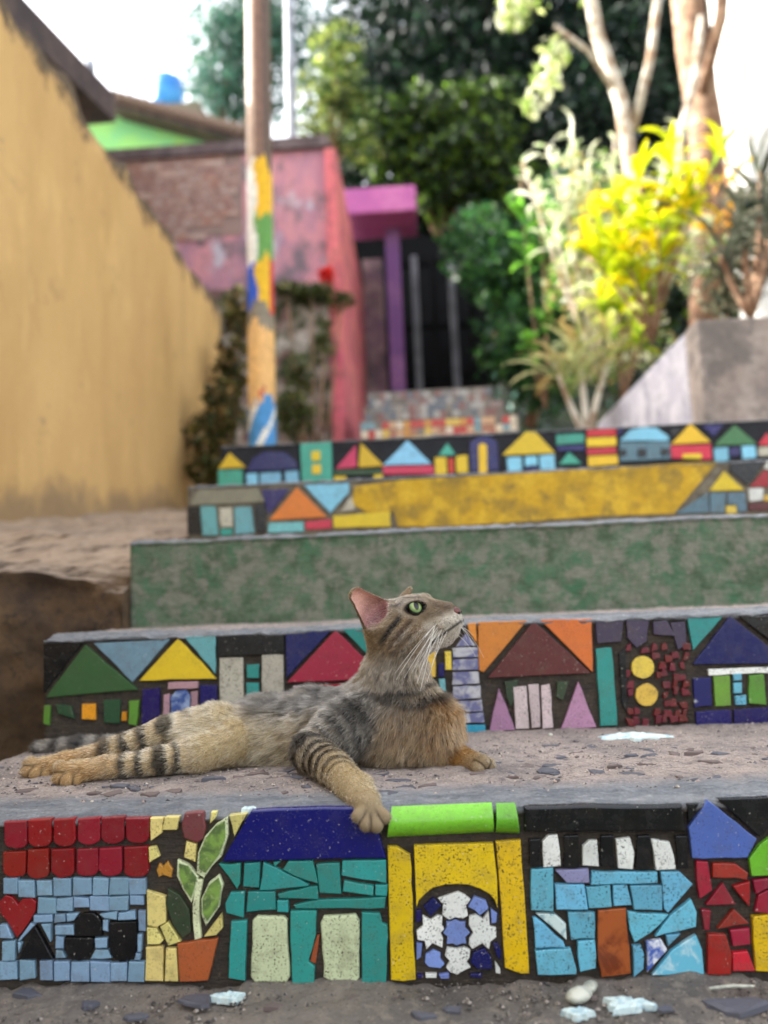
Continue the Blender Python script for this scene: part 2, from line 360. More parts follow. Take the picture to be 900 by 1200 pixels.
# --- lowest riser
G5 = (0, 940, 5.0); Y1 = YS[0]
T1 = lambda px, m, crop, **k: tile(step1, px, Y1, m, crop=crop, **k)
def scallop(x0, x1, yt, yb):
    r = (x1-x0)/2; cx = (x0+x1)/2; ry = r*.62
    return [(x0, yt+4), (x1, yt-4)]+arc(cx, yb-ry, r, ry, 0, 180, 9)
for a in [(25, 160, 112, 275), (166, 300, 104, 265), (312, 440, 96, 262), (450, 583, 94, 255), (590, 725, 89, 248), (737, 875, 94, 245)]: T1(scallop(*a), 'red', G5, bevel=.0012)
for a in [(15, 150, 292, 443), (160, 283, 277, 452), (300, 432, 272, 445), (445, 572, 274, 440), (580, 715, 266, 438), (725, 865, 262, 445)]: T1(scallop(*a), 'red', G5, bevel=.0012)
for a in [(18, 102, 452, 540), (108, 203, 460, 558), (210, 300, 462, 552), (310, 418, 450, 552), (428, 535, 448, 545), (540, 633, 448, 545), (643, 750, 445, 543), (757, 850, 450, 543),
          (218, 325, 560, 655), (330, 422, 562, 640), (428, 522, 560, 618), (530, 635, 552, 635), (643, 750, 555, 635), (757, 843, 550, 605), (320, 427, 722, 775), (327, 375, 790, 860),
          (-5, 98, 942, 1040), (112, 203, 930, 1040), (228, 308, 933, 1045), (315, 405, 938, 1048), (413, 523, 937, 1050), (530, 640, 935, 1052), (648, 745, 943, 1050), (750, 842, 935, 1058)]:
    T1([(x+random.uniform(-4, 4), y+random.uniform(-4, 4)) for x, y in rc(*a)], 'grid', G5)
for p in [[(198, 668), (303, 660), (303, 705), (195, 705)], [(315, 665), (380, 658), (383, 705), (316, 708)], [(388, 658), (460, 650), (430, 695), (393, 703)], [(580, 655), (683, 640), (683, 688), (610, 682)],
          [(692, 645), (790, 637), (790, 690), (695, 692)], [(808, 640), (850, 637), (850, 758), (808, 758)], [(602, 695), (632, 690), (632, 765), (599, 755)], [(554, 803), (627, 800), (627, 858), (555, 858)],
          [(325, 868), (360, 870), (384, 915), (325, 918)], [(555, 870), (630, 868), (652, 920), (526, 925)], [(804, 775), (830, 775), (825, 878), (804, 875)], [(798, 885), (822, 888), (820, 925), (784, 928)],
          [(-5, 720), (35, 718), (72, 800), (-5, 803)], [(10, 817), (85, 815), (82, 930), (8, 930)], [(180, 708), (198, 722), (118, 820), (105, 812)], [(242, 712), (297, 712), (295, 820), (287, 800)], [(103, 822), (126, 832), (105, 888)]]:
    T1(p, 'grid', G5)
T1([(102, 600), (130, 572), (180, 566), (210, 590), (206, 640), (180, 690), (128, 765), (95, 800), (75, 765), (40, 700), (0, 660), (-6, 585), (30, 552), (68, 556)], 'red', G5, name='heart_tile', label='red heart-shaped tile')
T1([(208, 724), (312, 918), (108, 922)], 'black', G5)
T1([(435, 788), (433, 730)]+arc(514, 728, 80, 82, 180, 360, 9)+[(596, 788)], 'black', G5)
T1([(375, 796), (548, 796)]+arc(461, 815, 86, 115, 5, 175, 9), 'black', G5)
T1([(636, 703), (798, 700), (800, 840)]+arc(718, 848, 81, 88, 5, 175, 8)+[(636, 840)], 'black', G5)
A3 = (0, 920, 3.0)
for p in [[(527, 118), (573, 115), (568, 170), (530, 197)], [(580, 113), (630, 113), (618, 160), (570, 160)], [(522, 220), (545, 218), (560, 250), (525, 275)], [(655, 200), (690, 208), (685, 272), (645, 255)],
          [(515, 372), (580, 395), (582, 485), (548, 500), (518, 495)], [(515, 505), (548, 505), (572, 550), (560, 562), (515, 562)], [(565, 500), (590, 484), (633, 552), (590, 567)], [(512, 572), (572, 570), (573, 690), (510, 690)],
          [(582, 578), (619, 578), (624, 690), (577, 690)], [(742, 95), (763, 95), (757, 118), (737, 136)], [(805, 105), (868, 98), (826, 180)], [(778, 455), (782, 505), (760, 530), (715, 535)]]: T1(p, 'cream', A3)
T1([(650, 97), (690, 93), (715, 97), (722, 150), (715, 190), (690, 203), (645, 190), (637, 140)], 'maroon', A3, bevel=.0016)
T1([(560, 275), (575, 285), (590, 270), (608, 296), (600, 325), (575, 318), (555, 326), (550, 300)], 'ochre', A3, thick=.003)
def leaf_tile(p, inner):
    T1(p, 'sprinkle' if False else 'door', A3, name='leaf_tile'); c = np.mean(p, 0)
    T1([tuple(c+(np.array(q)-c)*.84) for q in p], inner, A3, name='leaf_tile', thick=.0012, base=.0052, bevel=.0004)
leaf_tile([(800, 112), (801, 180), (775, 250), (715, 328), (692, 310), (695, 240), (720, 180), (760, 132)], 'leaf')
leaf_tile([(625, 265), (662, 280), (698, 325), (688, 370), (673, 410), (645, 370), (622, 320)], 'leaf')
leaf_tile([(770, 315), (782, 350), (770, 430), (725, 495), (708, 460), (709, 400), (735, 342)], 'leaf')
T1([(693, 330), (712, 335), (700, 400), (700, 480), (706, 540), (686, 545), (678, 480), (678, 420)], 'door', A3, name='stem_tile')
T1([(590, 365), (630, 385), (662, 440), (670, 520), (642, 540), (605, 490), (585, 420)], 'leafdark', A3, name='leaf_tile')
T1([(622, 559), (767, 540), (728, 690), (632, 695)], 'rust', A3, name='pot_tile', label='terracotta flower pot tile')
B4 = (240, 920, 3.913)
T1([(212, 116), (760, 98), (832, 337), (78, 352)], 'cobalt', B4, name='roof_tile', thick=.0055, bevel=.0018)
for p in [[(65, 362), (165, 359), (163, 455), (148, 478)], [(180, 359), (252, 357), (248, 468), (172, 466)], [(268, 354), (480, 455), (470, 462), (250, 485)], [(312, 354), (352, 350), (318, 374)], [(385, 350), (492, 349), (517, 447), (475, 440), (358, 388)],
          [(512, 364), (618, 354), (623, 502), (525, 498)], [(630, 349), (833, 346), (833, 452), (628, 415)], [(637, 442), (773, 460), (773, 508), (635, 487)], [(783, 460), (835, 462), (835, 506), (783, 510)], [(90, 545), (120, 492), (183, 490), (176, 612), (98, 588)],
          [(193, 492), (323, 490), (325, 572), (190, 583)], [(335, 504), (475, 468), (515, 464), (520, 523), (342, 518)], [(332, 530), (382, 528), (382, 582), (330, 580)], [(407, 548), (520, 530), (830, 516), (823, 566), (415, 568)],
          [(392, 579), (512, 575), (508, 690), (474, 812), (502, 832), (500, 910), (399, 912)], [(120, 625), (193, 622), (183, 900), (107, 885)], [(720, 587), (800, 587), (815, 635), (838, 645), (832, 905), (722, 920)]]: T1(p, 'teal', B4)
T1([(514, 690), (528, 690), (507, 822), (482, 815)], 'rust', B4, thick=.0035)
T1([(220, 620), (240, 602), (360, 600), (378, 620), (388, 880), (375, 908), (230, 905), (210, 885)], 'door', B4, name='door_tile', bevel=.0018)
T1([(532, 640), (545, 605), (690, 597), (708, 620), (708, 890), (690, 912), (590, 912), (545, 885)], 'door', B4, name='door_tile', bevel=.0018)
C5 = (440, 920, 4.5)
bullnose(step1, [(85, 120), (615, 98), (625, 255), (60, 283)], Y1, 'lime', .011, C5)
bullnose(step1, [(637, 102), (738, 100), (762, 262), (635, 258)], Y1, 'lime', .011, C5)
T1([(65, 325), (110, 325), (185, 370), (192, 600), (210, 1030), (80, 1032)], 'yellow', C5)
T1([(200, 318), (620, 308), (638, 500)]+arc(430, 655, 215, 136, -3, -177, 11), 'yellow', C5)
T1([(638, 300), (765, 292), (812, 1000), (765, 998), (685, 965)], 'yellow', C5)
for m, p in [('navy', [(250, 640), (305, 592), (345, 640), (290, 695)]), ('white', [(330, 600), (375, 582), (430, 564), (475, 582), (500, 602), (478, 640), (486, 688), (455, 706), (420, 696), (390, 711), (352, 688), (355, 632)]),
             ('peri', [(520, 590), (585, 614), (595, 650), (555, 688), (527, 662), (488, 640)]), ('navy', [(215, 662), (240, 657), (240, 720), (215, 725)]), ('peri', [(607, 654), (638, 682), (637, 725), (612, 730)]),
             ('white', [(250, 690), (290, 715), (330, 689), (352, 699), (350, 740), (362, 760), (342, 780), (356, 810), (350, 856), (300, 836), (265, 866), (258, 820), (217, 815), (214, 770), (250, 745)]),
             ('peri', [(372, 719), (398, 724), (420, 709), (445, 726), (476, 719), (474, 755), (497, 778), (474, 800), (481, 836), (455, 834), (430, 850), (405, 834), (376, 841), (379, 800), (357, 777), (376, 755)]),
             ('white', [(494, 692), (530, 684), (570, 709), (598, 664), (604, 745), (633, 752), (638, 800), (606, 828), (602, 866), (565, 836), (510, 861), (493, 848), (498, 812), (518, 780), (489, 740)]),
             ('peri', [(267, 897), (300, 869), (346, 892), (341, 920), (364, 945), (343, 968), (282, 963), (264, 935)]), ('white', [(374, 858), (430, 868), (468, 854), (496, 872), (492, 915), (477, 935), (500, 965), (468, 983), (430, 1000), (397, 987), (374, 965), (388, 930), (366, 900)]),
             ('navy', [(512, 887), (570, 859), (611, 905), (616, 968), (542, 970), (504, 935)]), ('navy', [(622, 842), (645, 834), (662, 880), (660, 926), (637, 900)]), ('peri', [(217, 837), (245, 842), (240, 908), (217, 928)]),
             ('peri', [(335, 1000), (385, 994), (385, 1018), (345, 1020)]), ('navy', [(500, 1000), (565, 997), (560, 1020), (500, 1018)]), ('white', [(630, 932), (658, 970), (658, 1003), (635, 990)]),
             ('navy', [(220, 1000), (250, 1000), (250, 1020), (220, 1020)]), ('white', [(262, 997), (320, 997), (320, 1018), (265, 1018)])]: T1(p, m, C5, thick=.004, bevel=.0005)
D3 = (600, 920, 3.0)
T1([(45, 75), (600, 70), (615, 165), (45, 165)], 'black', D3, name='roof_tile', thick=.007, bevel=.0025)
for p in [[(62, 190), (100, 188), (100, 290), (60, 285)], [(185, 180), (233, 178), (237, 292), (183, 290)], [(312, 178), (358, 177), (362, 292), (312, 290)], [(440, 178), (486, 177), (486, 297), (437, 295)], [(577, 178), (615, 178), (620, 293), (582, 293)],
          [(617, 67), (658, 64), (622, 138)], [(724, 50), (905, 44), (905, 150), (872, 183)]]: T1(p, 'black', D3)
for p in [[(106, 200), (130, 178), (165, 175), (172, 285), (112, 290)], [(250, 215), (270, 196), (300, 195), (306, 288), (250, 285)], [(368, 190), (415, 185), (428, 240), (425, 297), (372, 295)], [(494, 190), (555, 200), (576, 298), (507, 298)]]: T1(p, 'white', D3)
for p in [[(68, 297), (145, 293), (147, 445), (70, 443), (65, 350)], [(280, 305), (512, 308), (513, 345), (278, 350)], [(153, 350), (255, 350), (268, 440), (153, 438)], [(262, 358), (345, 352), (351, 430), (270, 437)], [(354, 354), (402, 350), (422, 425), (357, 428)],
          [(415, 354), (526, 352), (530, 440), (430, 437)], [(522, 303), (590, 308), (635, 350), (549, 450), (537, 440)], [(75, 472), (86, 468), (181, 552), (190, 570), (85, 577)], [(195, 448), (293, 448), (292, 540), (208, 545)],
          [(83, 583), (205, 574), (228, 650), (225, 665), (90, 668)], [(232, 550), (293, 547), (293, 645), (240, 658)], [(408, 447), (550, 457), (490, 520), (430, 553), (412, 510)], [(632, 402), (650, 450), (648, 500), (580, 517), (503, 533), (557, 458)], [(425, 568), (455, 562), (465, 600), (463, 650), (428, 675)], [(542, 532), (593, 525), (553, 572)]]:
    T1(p, 'skyb', D3)
T1([(153, 302), (270, 297), (272, 344), (195, 346)], 'lilac', D3); T1([(85, 452), (150, 452), (188, 490), (193, 545)], 'sprinkle', D3)
T1([(475, 552), (525, 542), (548, 580), (478, 658)], 'marble', D3); T1([(650, 532), (670, 580), (675, 665), (494, 668), (562, 582)], 'paleblue', D3)
T1([(302, 442), (402, 434), (418, 665), (315, 675), (302, 600)], 'rustwood', D3, name='door_tile')
T1([(690, 57), (862, 190), (828, 255), (634, 257), (622, 150)], 'slate', D3, name='roof_tile')
T1([(837, 260), (872, 212), (905, 182), (905, 320), (845, 320)], 'lime', D3)
for p in [[(647, 270), (690, 270), (703, 370), (660, 403)], [(707, 275), (790, 278), (833, 310), (825, 333), (707, 325)], [(682, 425), (742, 345), (788, 422)], [(777, 357), (838, 342), (836, 428), (800, 390)], [(847, 335), (905, 325), (905, 358), (857, 383)],
          [(867, 387), (905, 367), (905, 455), (855, 450)], [(668, 439), (698, 439), (698, 513), (680, 513)], [(722, 505), (780, 437), (833, 490)], [(690, 527), (753, 527), (775, 600), (770, 665), (690, 668)], [(765, 512), (835, 504), (838, 560), (775, 570)]]: T1(p, 'red2', D3)
T1([(780, 592), (830, 585), (855, 655), (777, 655)], 'brightred', D3); T1([(847, 465), (905, 458), (905, 655), (858, 655)], 'yellow', D3)
# the mosaic carries on beyond the picture on both sides
for k in range(8):
    for j in range(6):
        x0 = 905+k*62+random.uniform(-3, 3); y0 = 985+j*26
        T1(rc(x0, x0+56, y0, y0+22), ['red2', 'skyb', 'yellow', 'teal'][(k+j//2) % 4], None)
        x1 = -70-k*40
        if k < 2: T1(rc(x1, x1+36, y0, y0+22), ['teal', 'grid'][k], None)
T1([(910, 937), (1150, 934), (1150, 978), (910, 978)], 'cobalt', None); T1([(1158, 934), (1396, 931), (1396, 976), (1158, 978)], 'lime', None); T1([(-115, 962), (-10, 962), (-10, 978), (-115, 978)], 'lime', None)

# --- second riser
Y2 = YS[1]; E3 = (20, 680, 3.0)
T2 = lambda px, m, crop, **k: tile(step2, px, Y2, m, crop=crop, **k)
for m, p in [('black', [(92, 224), (230, 219), (104, 382), (92, 395)]), ('forest', [(240, 227), (425, 385), (100, 412)]), ('mist', [(270, 222), (538, 207), (405, 358)]), ('brightyellow', [(565, 204), (700, 345), (430, 353)]), ('aqua', [(588, 200), (698, 192), (698, 328)]),
             ('grass', [(94, 440), (116, 440), (113, 510), (92, 505)]), ('amber', [(230, 435), (275, 435), (275, 490), (227, 490)]), ('pine', [(303, 422), (362, 420), (360, 503), (303, 500)]), ('pine', [(135, 435), (190, 442), (200, 485), (145, 470)]), ('grass', [(395, 425), (430, 423), (420, 510), (392, 505)]),
             ('amber', [(368, 462), (385, 462), (385, 495), (365, 495)]), ('cyan', [(102, 567), (430, 545), (428, 568), (102, 592)]), ('navy', [(440, 383), (500, 378), (503, 520), (437, 525)]), ('pink', [(530, 360), (637, 355), (635, 380), (530, 383)]), ('pink', [(515, 403), (535, 400), (533, 520), (512, 525)]),
             ('pink', [(612, 393), (635, 390), (632, 515), (610, 517)]), ('glass', [(540, 410), (560, 390), (590, 385), (607, 405), (605, 515), (540, 518)]), ('navy', [(642, 370), (703, 370), (703, 515), (642, 518)]),
             ('black', [(700, 197), (938, 184), (938, 258), (703, 270)]), ('stone', [(712, 274), (793, 272), (797, 512), (712, 515)]), ('teal', [(807, 298), (850, 295), (850, 345), (808, 345)]), ('teal', [(807, 362), (850, 360), (850, 420), (807, 420)]), ('teal', [(807, 435), (850, 433), (850, 505), (807, 508)]),
             ('stone', [(860, 264), (935, 261), (937, 505), (860, 508)])]: T2(p, m, E3)
F3 = (300, 660, 3.0)
for m, p in [('navy', [(104, 245), (263, 235), (107, 403)]), ('crimson', [(280, 235), (452, 406), (108, 420)]), ('teal', [(302, 231), (440, 222), (460, 390), (440, 372)]), ('palepink', [(130, 432), (210, 428), (212, 600), (132, 604)]), ('crimson', [(222, 428), (330, 423), (332, 594), (224, 598)]),
             ('teal', [(342, 422), (440, 417), (442, 588), (344, 592)]), ('forest', [(470, 220), (640, 213), (560, 330)]), ('gold', [(560, 345), (630, 280), (632, 400), (470, 410)]), ('cyan', [(470, 420), (630, 410), (630, 580), (470, 588)]),
             ('navy', [(640, 352), (662, 352), (663, 400), (640, 400)]), ('gold', [(664, 310), (685, 310), (687, 375), (666, 375)]), ('aqua', [(640, 407), (664, 407), (669, 460), (650, 452)]), ('aqua', [(640, 470), (670, 470), (674, 590), (640, 592)]),
             ('towerblue', [(702, 292), (738, 248), (775, 290)]), ('towerblue', [(692, 298), (779, 296), (780, 330), (692, 332)]), ('towerblue', [(691, 338), (781, 336), (782, 374), (691, 377)]), ('towerblue', [(691, 383), (784, 380), (786, 424), (691, 428)]),
             ('towerblue', [(692, 434), (788, 430), (791, 476), (692, 480)]), ('towerblue', [(693, 487), (794, 482), (797, 520), (693, 526)]), ('towerblue', [(693, 532), (800, 526), (803, 560), (693, 566)]), ('cyan', [(692, 572), (805, 567), (808, 600), (692, 605)]), ('orange', [(744, 212), (774, 210), (776, 282), (748, 240)])]:
    T2(p, m, F3)
H2 = (500, 690, 2.25)
for m, p in [('orange', [(136, 88), (265, 83), (150, 220), (138, 215)]), ('wine', [(282, 84), (433, 223), (162, 235)]), ('orange', [(300, 82), (435, 79), (439, 220)]), ('mauve', [(190, 262), (235, 372), (165, 375)]), ('palepink', [(228, 260), (262, 258), (270, 368), (235, 370)]),
             ('palepink', [(268, 253), (295, 252), (300, 365), (278, 367)]), ('palepink', [(302, 255), (325, 252), (333, 365), (307, 368)]), ('mauve', [(400, 245), (447, 365), (355, 370)]), ('leafdark', [(205, 245), (243, 241), (224, 312), (210, 285)]), ('leafdark', [(345, 245), (375, 243), (360, 295), (342, 285)]),
             ('teal', [(446, 158), (489, 155), (503, 360), (459, 362)]), ('black', [(507, 172), (525, 157), (530, 330), (515, 300)]), ('plum', [(445, 86), (518, 83), (513, 140), (450, 145)]), ('plum', [(527, 83), (588, 81), (580, 138), (555, 156), (530, 130)]), ('plum', [(597, 86), (634, 84), (656, 125), (600, 120)]), ('plum', [(642, 90), (682, 86), (686, 150), (662, 160)]),
             ('teal', [(688, 76), (783, 71), (702, 163)]), ('navy', [(801, 72), (910, 160), (910, 197), (702, 200)]), ('black', [(820, 70), (910, 66), (910, 140), (900, 132)]), ('white', [(742, 213), (905, 206), (905, 222), (744, 228)]), ('smear', [(703, 236), (748, 233), (752, 308), (706, 312)]), ('grass', [(758, 230), (800, 228), (803, 308), (762, 310)]),
             ('skyb', [(808, 225), (830, 223), (830, 242), (810, 243)]), ('skyb', [(810, 248), (832, 247), (832, 275), (812, 276)]), ('skyb', [(813, 282), (843, 280), (843, 305), (815, 306)]), ('grass', [(850, 228), (890, 226), (897, 305), (850, 303)]), ('navy', [(710, 325), (803, 319), (805, 365), (712, 370)]), ('navy', [(809, 318), (905, 313), (905, 360), (811, 365)])]:
    T2(p, m, H2)
T2(arc(570, 207, 30, 30, 0, 345, 16), 'gold', H2); T2(arc(581, 280, 30, 30, 0, 345, 16), 'gold', H2)
for gx in range(7):
    for gy in range(9):
        x = 536+gx*24+random.uniform(-7, 7); y = 156+gy*24+random.uniform(-6, 6); a_ = random.uniform(-6, 4)
        if min(math.hypot(x-570, y-207), math.hypot(x-581, y-280)) < 44 or (gy < 1 and gx in (1, 5)): continue
        T2([(x-10-a_, y-9+random.uniform(-5, 5)), (x+8+random.uniform(-5, 4), y-9+a_*.4), (x+10+a_, y+8+random.uniform(-5, 4)), (x-8+random.uniform(-5, 5), y+10)], 'blood', H2)
for k in range(7):
    T2([(912+k*60, 790), (962+k*60, 788), (962+k*60, 846), (912+k*60, 848)], ['orange', 'teal', 'crimson', 'mist'][k % 4], None)
    T2([(910+k*60, 782), (937+k*60, 724), (966+k*60, 780)], ['crimson', 'gold', 'forest', 'navy'][k % 4], None)

# --- fourth riser: mustard painted field between two tiled houses
Y4 = YS[3]; P4 = (200, 490, 3.214); R4 = (680, 480, 4.09)
T4 = lambda px, m, crop, **k: tile(step4, px, Y4, m, crop=crop, **k)
m_must = paint_mat('mustard_paint', [(196, 156, 32), (172, 138, 36), (146, 120, 48), (206, 168, 44)], 10, .8, .4)
T4([(415, 570), (470, 562), (560, 557), (700, 549), (790, 543), (842, 541), (820, 566), (790, 602), (700, 605), (600, 612), (520, 617), (466, 617), (462, 600), (430, 601), (412, 590)], m_must, None, thick=.003, name='painted_panel', label='mustard yellow paint over the riser, flaking')
for m, p in [('greyroof', [(105, 270), (325, 265), (355, 315), (72, 328)]), ('black', [(62, 335), (106, 332), (116, 435), (62, 435)]), ('aqua', [(112, 332), (168, 332), (178, 440), (120, 443)]), ('stone', [(183, 338), (232, 336), (232, 408), (187, 412)]), ('teal', [(187, 418), (232, 415), (230, 440), (190, 443)]),
             ('aqua', [(240, 335), (303, 333), (315, 432), (243, 438)]), ('black', [(312, 327), (355, 322), (358, 430), (322, 432)]), ('navy', [(342, 270), (450, 265), (367, 365)]), ('orange', [(475, 260), (588, 372), (370, 385)]), ('ltblue', [(502, 252), (672, 245), (670, 280), (600, 358)]),
             ('aqua', [(368, 395), (500, 390), (500, 428), (368, 432)]), ('rose', [(506, 390), (605, 380), (606, 415), (510, 420)]), ('stone', [(680, 290), (694, 345), (642, 352)]), ('brightyellow', [(612, 368), (825, 352), (828, 408), (614, 413)])]: T4(p, m, P4)
for m, p in [('steel', [(455, 500), (612, 396), (618, 494)]), ('steel', [(624, 398), (700, 398), (694, 455), (690, 495), (624, 496)]), ('steel', [(706, 398), (790, 396), (798, 488), (755, 492), (752, 455), (706, 455)]), ('brightyellow', [(690, 295), (786, 385), (620, 390)]), ('gold', [(698, 462), (748, 460), (750, 497), (700, 500)]), ('black', [(722, 257), (883, 247), (838, 330), (802, 362), (718, 296)]),
             ('white', [(882, 283), (905, 242), (905, 286)]), ('crimson', [(880, 292), (905, 292), (905, 370), (815, 370)]), ('white', [(808, 378), (878, 375), (876, 435), (812, 440)]), ('gold', [(882, 412), (930, 408), (930, 438), (882, 440)]), ('wine', [(808, 448), (930, 440), (930, 480), (808, 485)])]: T4(p, m, R4)

# --- fifth riser: row of little houses
Y5 = YS[4]; Q4 = (470, 490, 3.913)
T5 = lambda px, m, crop, **k: tile(step5, px, Y5, m, crop=crop, **k)
for m, p in [('brightyellow', [(222, 130), (283, 185), (177, 190)]), ('seafoam', [(178, 196), (270, 194), (270, 262), (180, 262)]), ('navy', [(285, 200), (310, 150), (350, 127), (430, 128), (470, 160), (478, 190)]), ('ltblue', [(285, 210), (325, 207), (327, 255), (287, 258)]), ('ltblue', [(335, 207), (413, 203), (415, 253), (337, 255)]),
             ('ltblue', [(430, 202), (480, 198), (482, 248), (432, 250)]), ('seafoam', [(487, 97), (605, 90), (608, 240), (495, 243)]), ('rose', [(698, 100), (700, 185), (622, 190)]), ('brightyellow', [(715, 92), (803, 180), (707, 185)]), ('pine', [(615, 195), (805, 192), (805, 211), (615, 214)]), ('brightyellow', [(615, 219), (660, 217), (662, 240), (617, 242)]), ('brightyellow', [(765, 214), (798, 212), (798, 232), (768, 235)])]: T5(p, m, P4)
for p in ([(530, 125), (563, 123), (563, 158), (530, 160)], [(532, 175), (565, 173), (565, 208), (533, 210)]): T5(p, 'brightyellow', P4, base=.0055, thick=.003)
for m, p in [('ltblue', [(30, 102), (138, 210), (-83, 215)]), ('rose', [(-85, 222), (150, 216), (150, 255), (-80, 258)]), ('seafoam', [(212, 113), (250, 168), (170, 173)]), ('brightyellow', [(155, 180), (208, 178), (210, 258), (158, 260)]), ('brightred', [(218, 185), (240, 183), (242, 250), (220, 252)]), ('brightyellow', [(252, 174), (305, 170), (307, 250), (254, 252)]),
             ('navy', [(315, 112), (350, 87), (400, 84), (440, 107), (448, 240), (318, 245)]), ('brightyellow', [(572, 62), (615, 62), (708, 160), (464, 168)]), ('ltblue', [(485, 180), (552, 177), (556, 240), (490, 243)]), ('ltblue', [(567, 177), (622, 174), (625, 215), (570, 218)]), ('navy', [(570, 224), (625, 222), (625, 237), (570, 238)]), ('ltblue', [(634, 172), (703, 167), (707, 232), (639, 235)]),
             ('seafoam', [(712, 77), (838, 70), (840, 113), (714, 123)]), ('navy', [(714, 130), (840, 122), (842, 148), (716, 150)]), ('seafoam', [(770, 156), (828, 208), (724, 212)])]: T5(p, m, Q4)
T5([(355, 125), (372, 115), (392, 122), (395, 250), (358, 252)], 'brightyellow', Q4, base=.0055, thick=.003)
for m, p in [('brightred', [(32, 97), (170, 92), (172, 125), (33, 130)]), ('brightyellow', [(32, 137), (172, 131), (173, 172), (33, 178)]), ('brightred', [(33, 185), (173, 179), (175, 210), (35, 217)]), ('brightyellow', [(37, 224), (178, 217), (182, 262), (40, 272)]), ('ltblue', [(190, 148), (240, 97), (300, 84), (370, 90), (426, 130), (423, 148)]), ('steel', [(190, 156), (430, 153), (432, 236), (190, 248)]),
             ('navy', [(180, 92), (213, 92), (182, 128)]), ('brightyellow', [(530, 67), (626, 155), (434, 166)]), ('brightred', [(435, 173), (628, 166), (630, 240), (437, 232)]), ('navy', [(583, 77), (688, 70), (642, 128)]), ('fern', [(740, 74), (848, 165), (642, 172)]), ('ltblue', [(642, 185), (708, 180), (712, 245), (648, 248)]), ('navy', [(716, 180), (765, 178), (768, 220), (717, 225)]), ('ltblue', [(774, 175), (838, 172), (845, 230), (780, 235)]),
             ('brightred', [(855, 168), (895, 112), (930, 150), (930, 172)]), ('stone', [(855, 180), (930, 177), (930, 220), (855, 222)]), ('black', [(430, 90), (500, 86), (440, 135)])]: T5(p, m, R4)
for p in ([(192, 192), (222, 191), (222, 222), (192, 223)], [(275, 189), (318, 188), (318, 225), (275, 226)], [(387, 185), (425, 184), (425, 218), (388, 220)]): T5(p, 'black', R4, base=.0055, thick=.002)
T5([(492, 213), (580, 209), (582, 236), (492, 234)], 'brightyellow', R4, base=.0055, thick=.003)

# ---------------------------------------------------------------- stones set in the treads, loose bits
m_chip = two_tone('slate_stone', (92, 94, 104), (62, 62, 70), 60, .4, .6, (120, 112, 110), .6)
m_chip2 = two_tone('brown_stone', (120, 104, 98), (84, 74, 72), 60, .4, .6, None, .8)
def chip_mesh(seed, h=.25):
    r = np.random.default_rng(seed); n = 8; a = np.sort(r.uniform(0, 2*math.pi, n)); rad = r.uniform(.7, 1.05, n)
    v = []; f = []
    for s, z in ((1.05, -h*1.5), (1.0, h*.55), (.78, h)):
        for k in range(n): v.append((math.cos(a[k])*rad[k]*s, math.sin(a[k])*rad[k]*s*.55, z+r.normal(0, .05)))
    for s in range(2):
        for k in range(n): f.append((s*n+k, s*n+(k+1) % n, (s+1)*n+(k+1) % n, (s+1)*n+k))
    f.append(tuple(2*n+k for k in range(n))); me = bpy.data.meshes.new('stone'); me.from_pydata(v, [], f); return me
CHIPS = []
for k in range(10):
    me = chip_mesh(100+k, .16); me.materials.append(m_chip if k % 3 else m_chip2); CHIPS.append(me)
def stone(parent, x, y, z, s, rz=None, sq=1.0, mesh=None, name='stone'):
    o = bpy.data.objects.new(name, mesh or random.choice(CHIPS)); o.location = (x, y, z); o.scale = (s, s*sq, s*random.uniform(.35, .8))
    o.rotation_euler = (random.uniform(-.06, .06), random.uniform(-.06, .06), random.uniform(0, 6.28) if rz is None else rz); return link(o, parent)
for k in range(330):
    px = random.uniform(-10, 910); py = random.uniform(872, 936); p = atZ(px, py, ZS[1])
    if .03 < p[1] < .385 and p[0] > XL+.02: stone(step1, p[0], p[1], ZS[1]-.001, random.choice([.004, .005, .006, .008, .010, .013, .016]), None, random.uniform(.7, 1.3))
for px, py, s in [(178, 932, .013), (205, 928, .012), (110, 930, .010), (140, 922, .014), (250, 913, .016), (300, 909, .018), (645, 905, .012), (720, 899, .011), (600, 912, .009), (830, 893, .013), (812, 883, .014), (740, 886, .010), (500, 922, .012)]:
    p = atZ(px, py, ZS[1]); stone(step1, p[0], p[1], ZS[1]+.001, s, random.uniform(-.3, .3))
def grit(name, parent, n, xr, yr, zf, cols, smin, smax):
    V = []; Fc = []; C = []
    for k in range(n):
        x = random.uniform(*xr); y = random.uniform(*yr); s = smin+(smax-smin)*random.random()**3; z = zf(x, y); b = len(V); a = random.uniform(0, 6.28)
        for q in ((0, 0, .6), (1, 0, 0), (.1, .9, .1), (-.9, .2, 0), (-.1, -.8, 0)):
            V.append((x+s*(q[0]*math.cos(a)-q[1]*math.sin(a)), y+s*(q[0]*math.sin(a)+q[1]*math.cos(a)), z+s*q[2]))
        for t in ((0, 1, 2), (0, 2, 3), (0, 3, 4), (0, 4, 1)): Fc.append(tuple(b+i for i in t)); C.append(lin(random.choice(cols)))
    o = mesh_obj(name, V, Fc, m_grit, parent); face_colors(o.data, C); o['kind'] = 'stuff'; return o
m_grit = attr_mat('grit', .9, 0, .2)
GC = [(150, 140, 130), (110, 104, 100), (190, 176, 160), (84, 80, 80), (170, 150, 140), (60, 58, 60)]
grit('grit', step1, 11000, (XL+.01, 1.0), (.03, .395), lambda x, y: ZS[1]-.001, GC, .0007, .0034)
grit('grit', step2, 1200, (XL+.01, 1.0), (YS[1]+.02, YS[2]-.005), lambda x, y: ZS[2]-.0005, GC, .0007, .002)

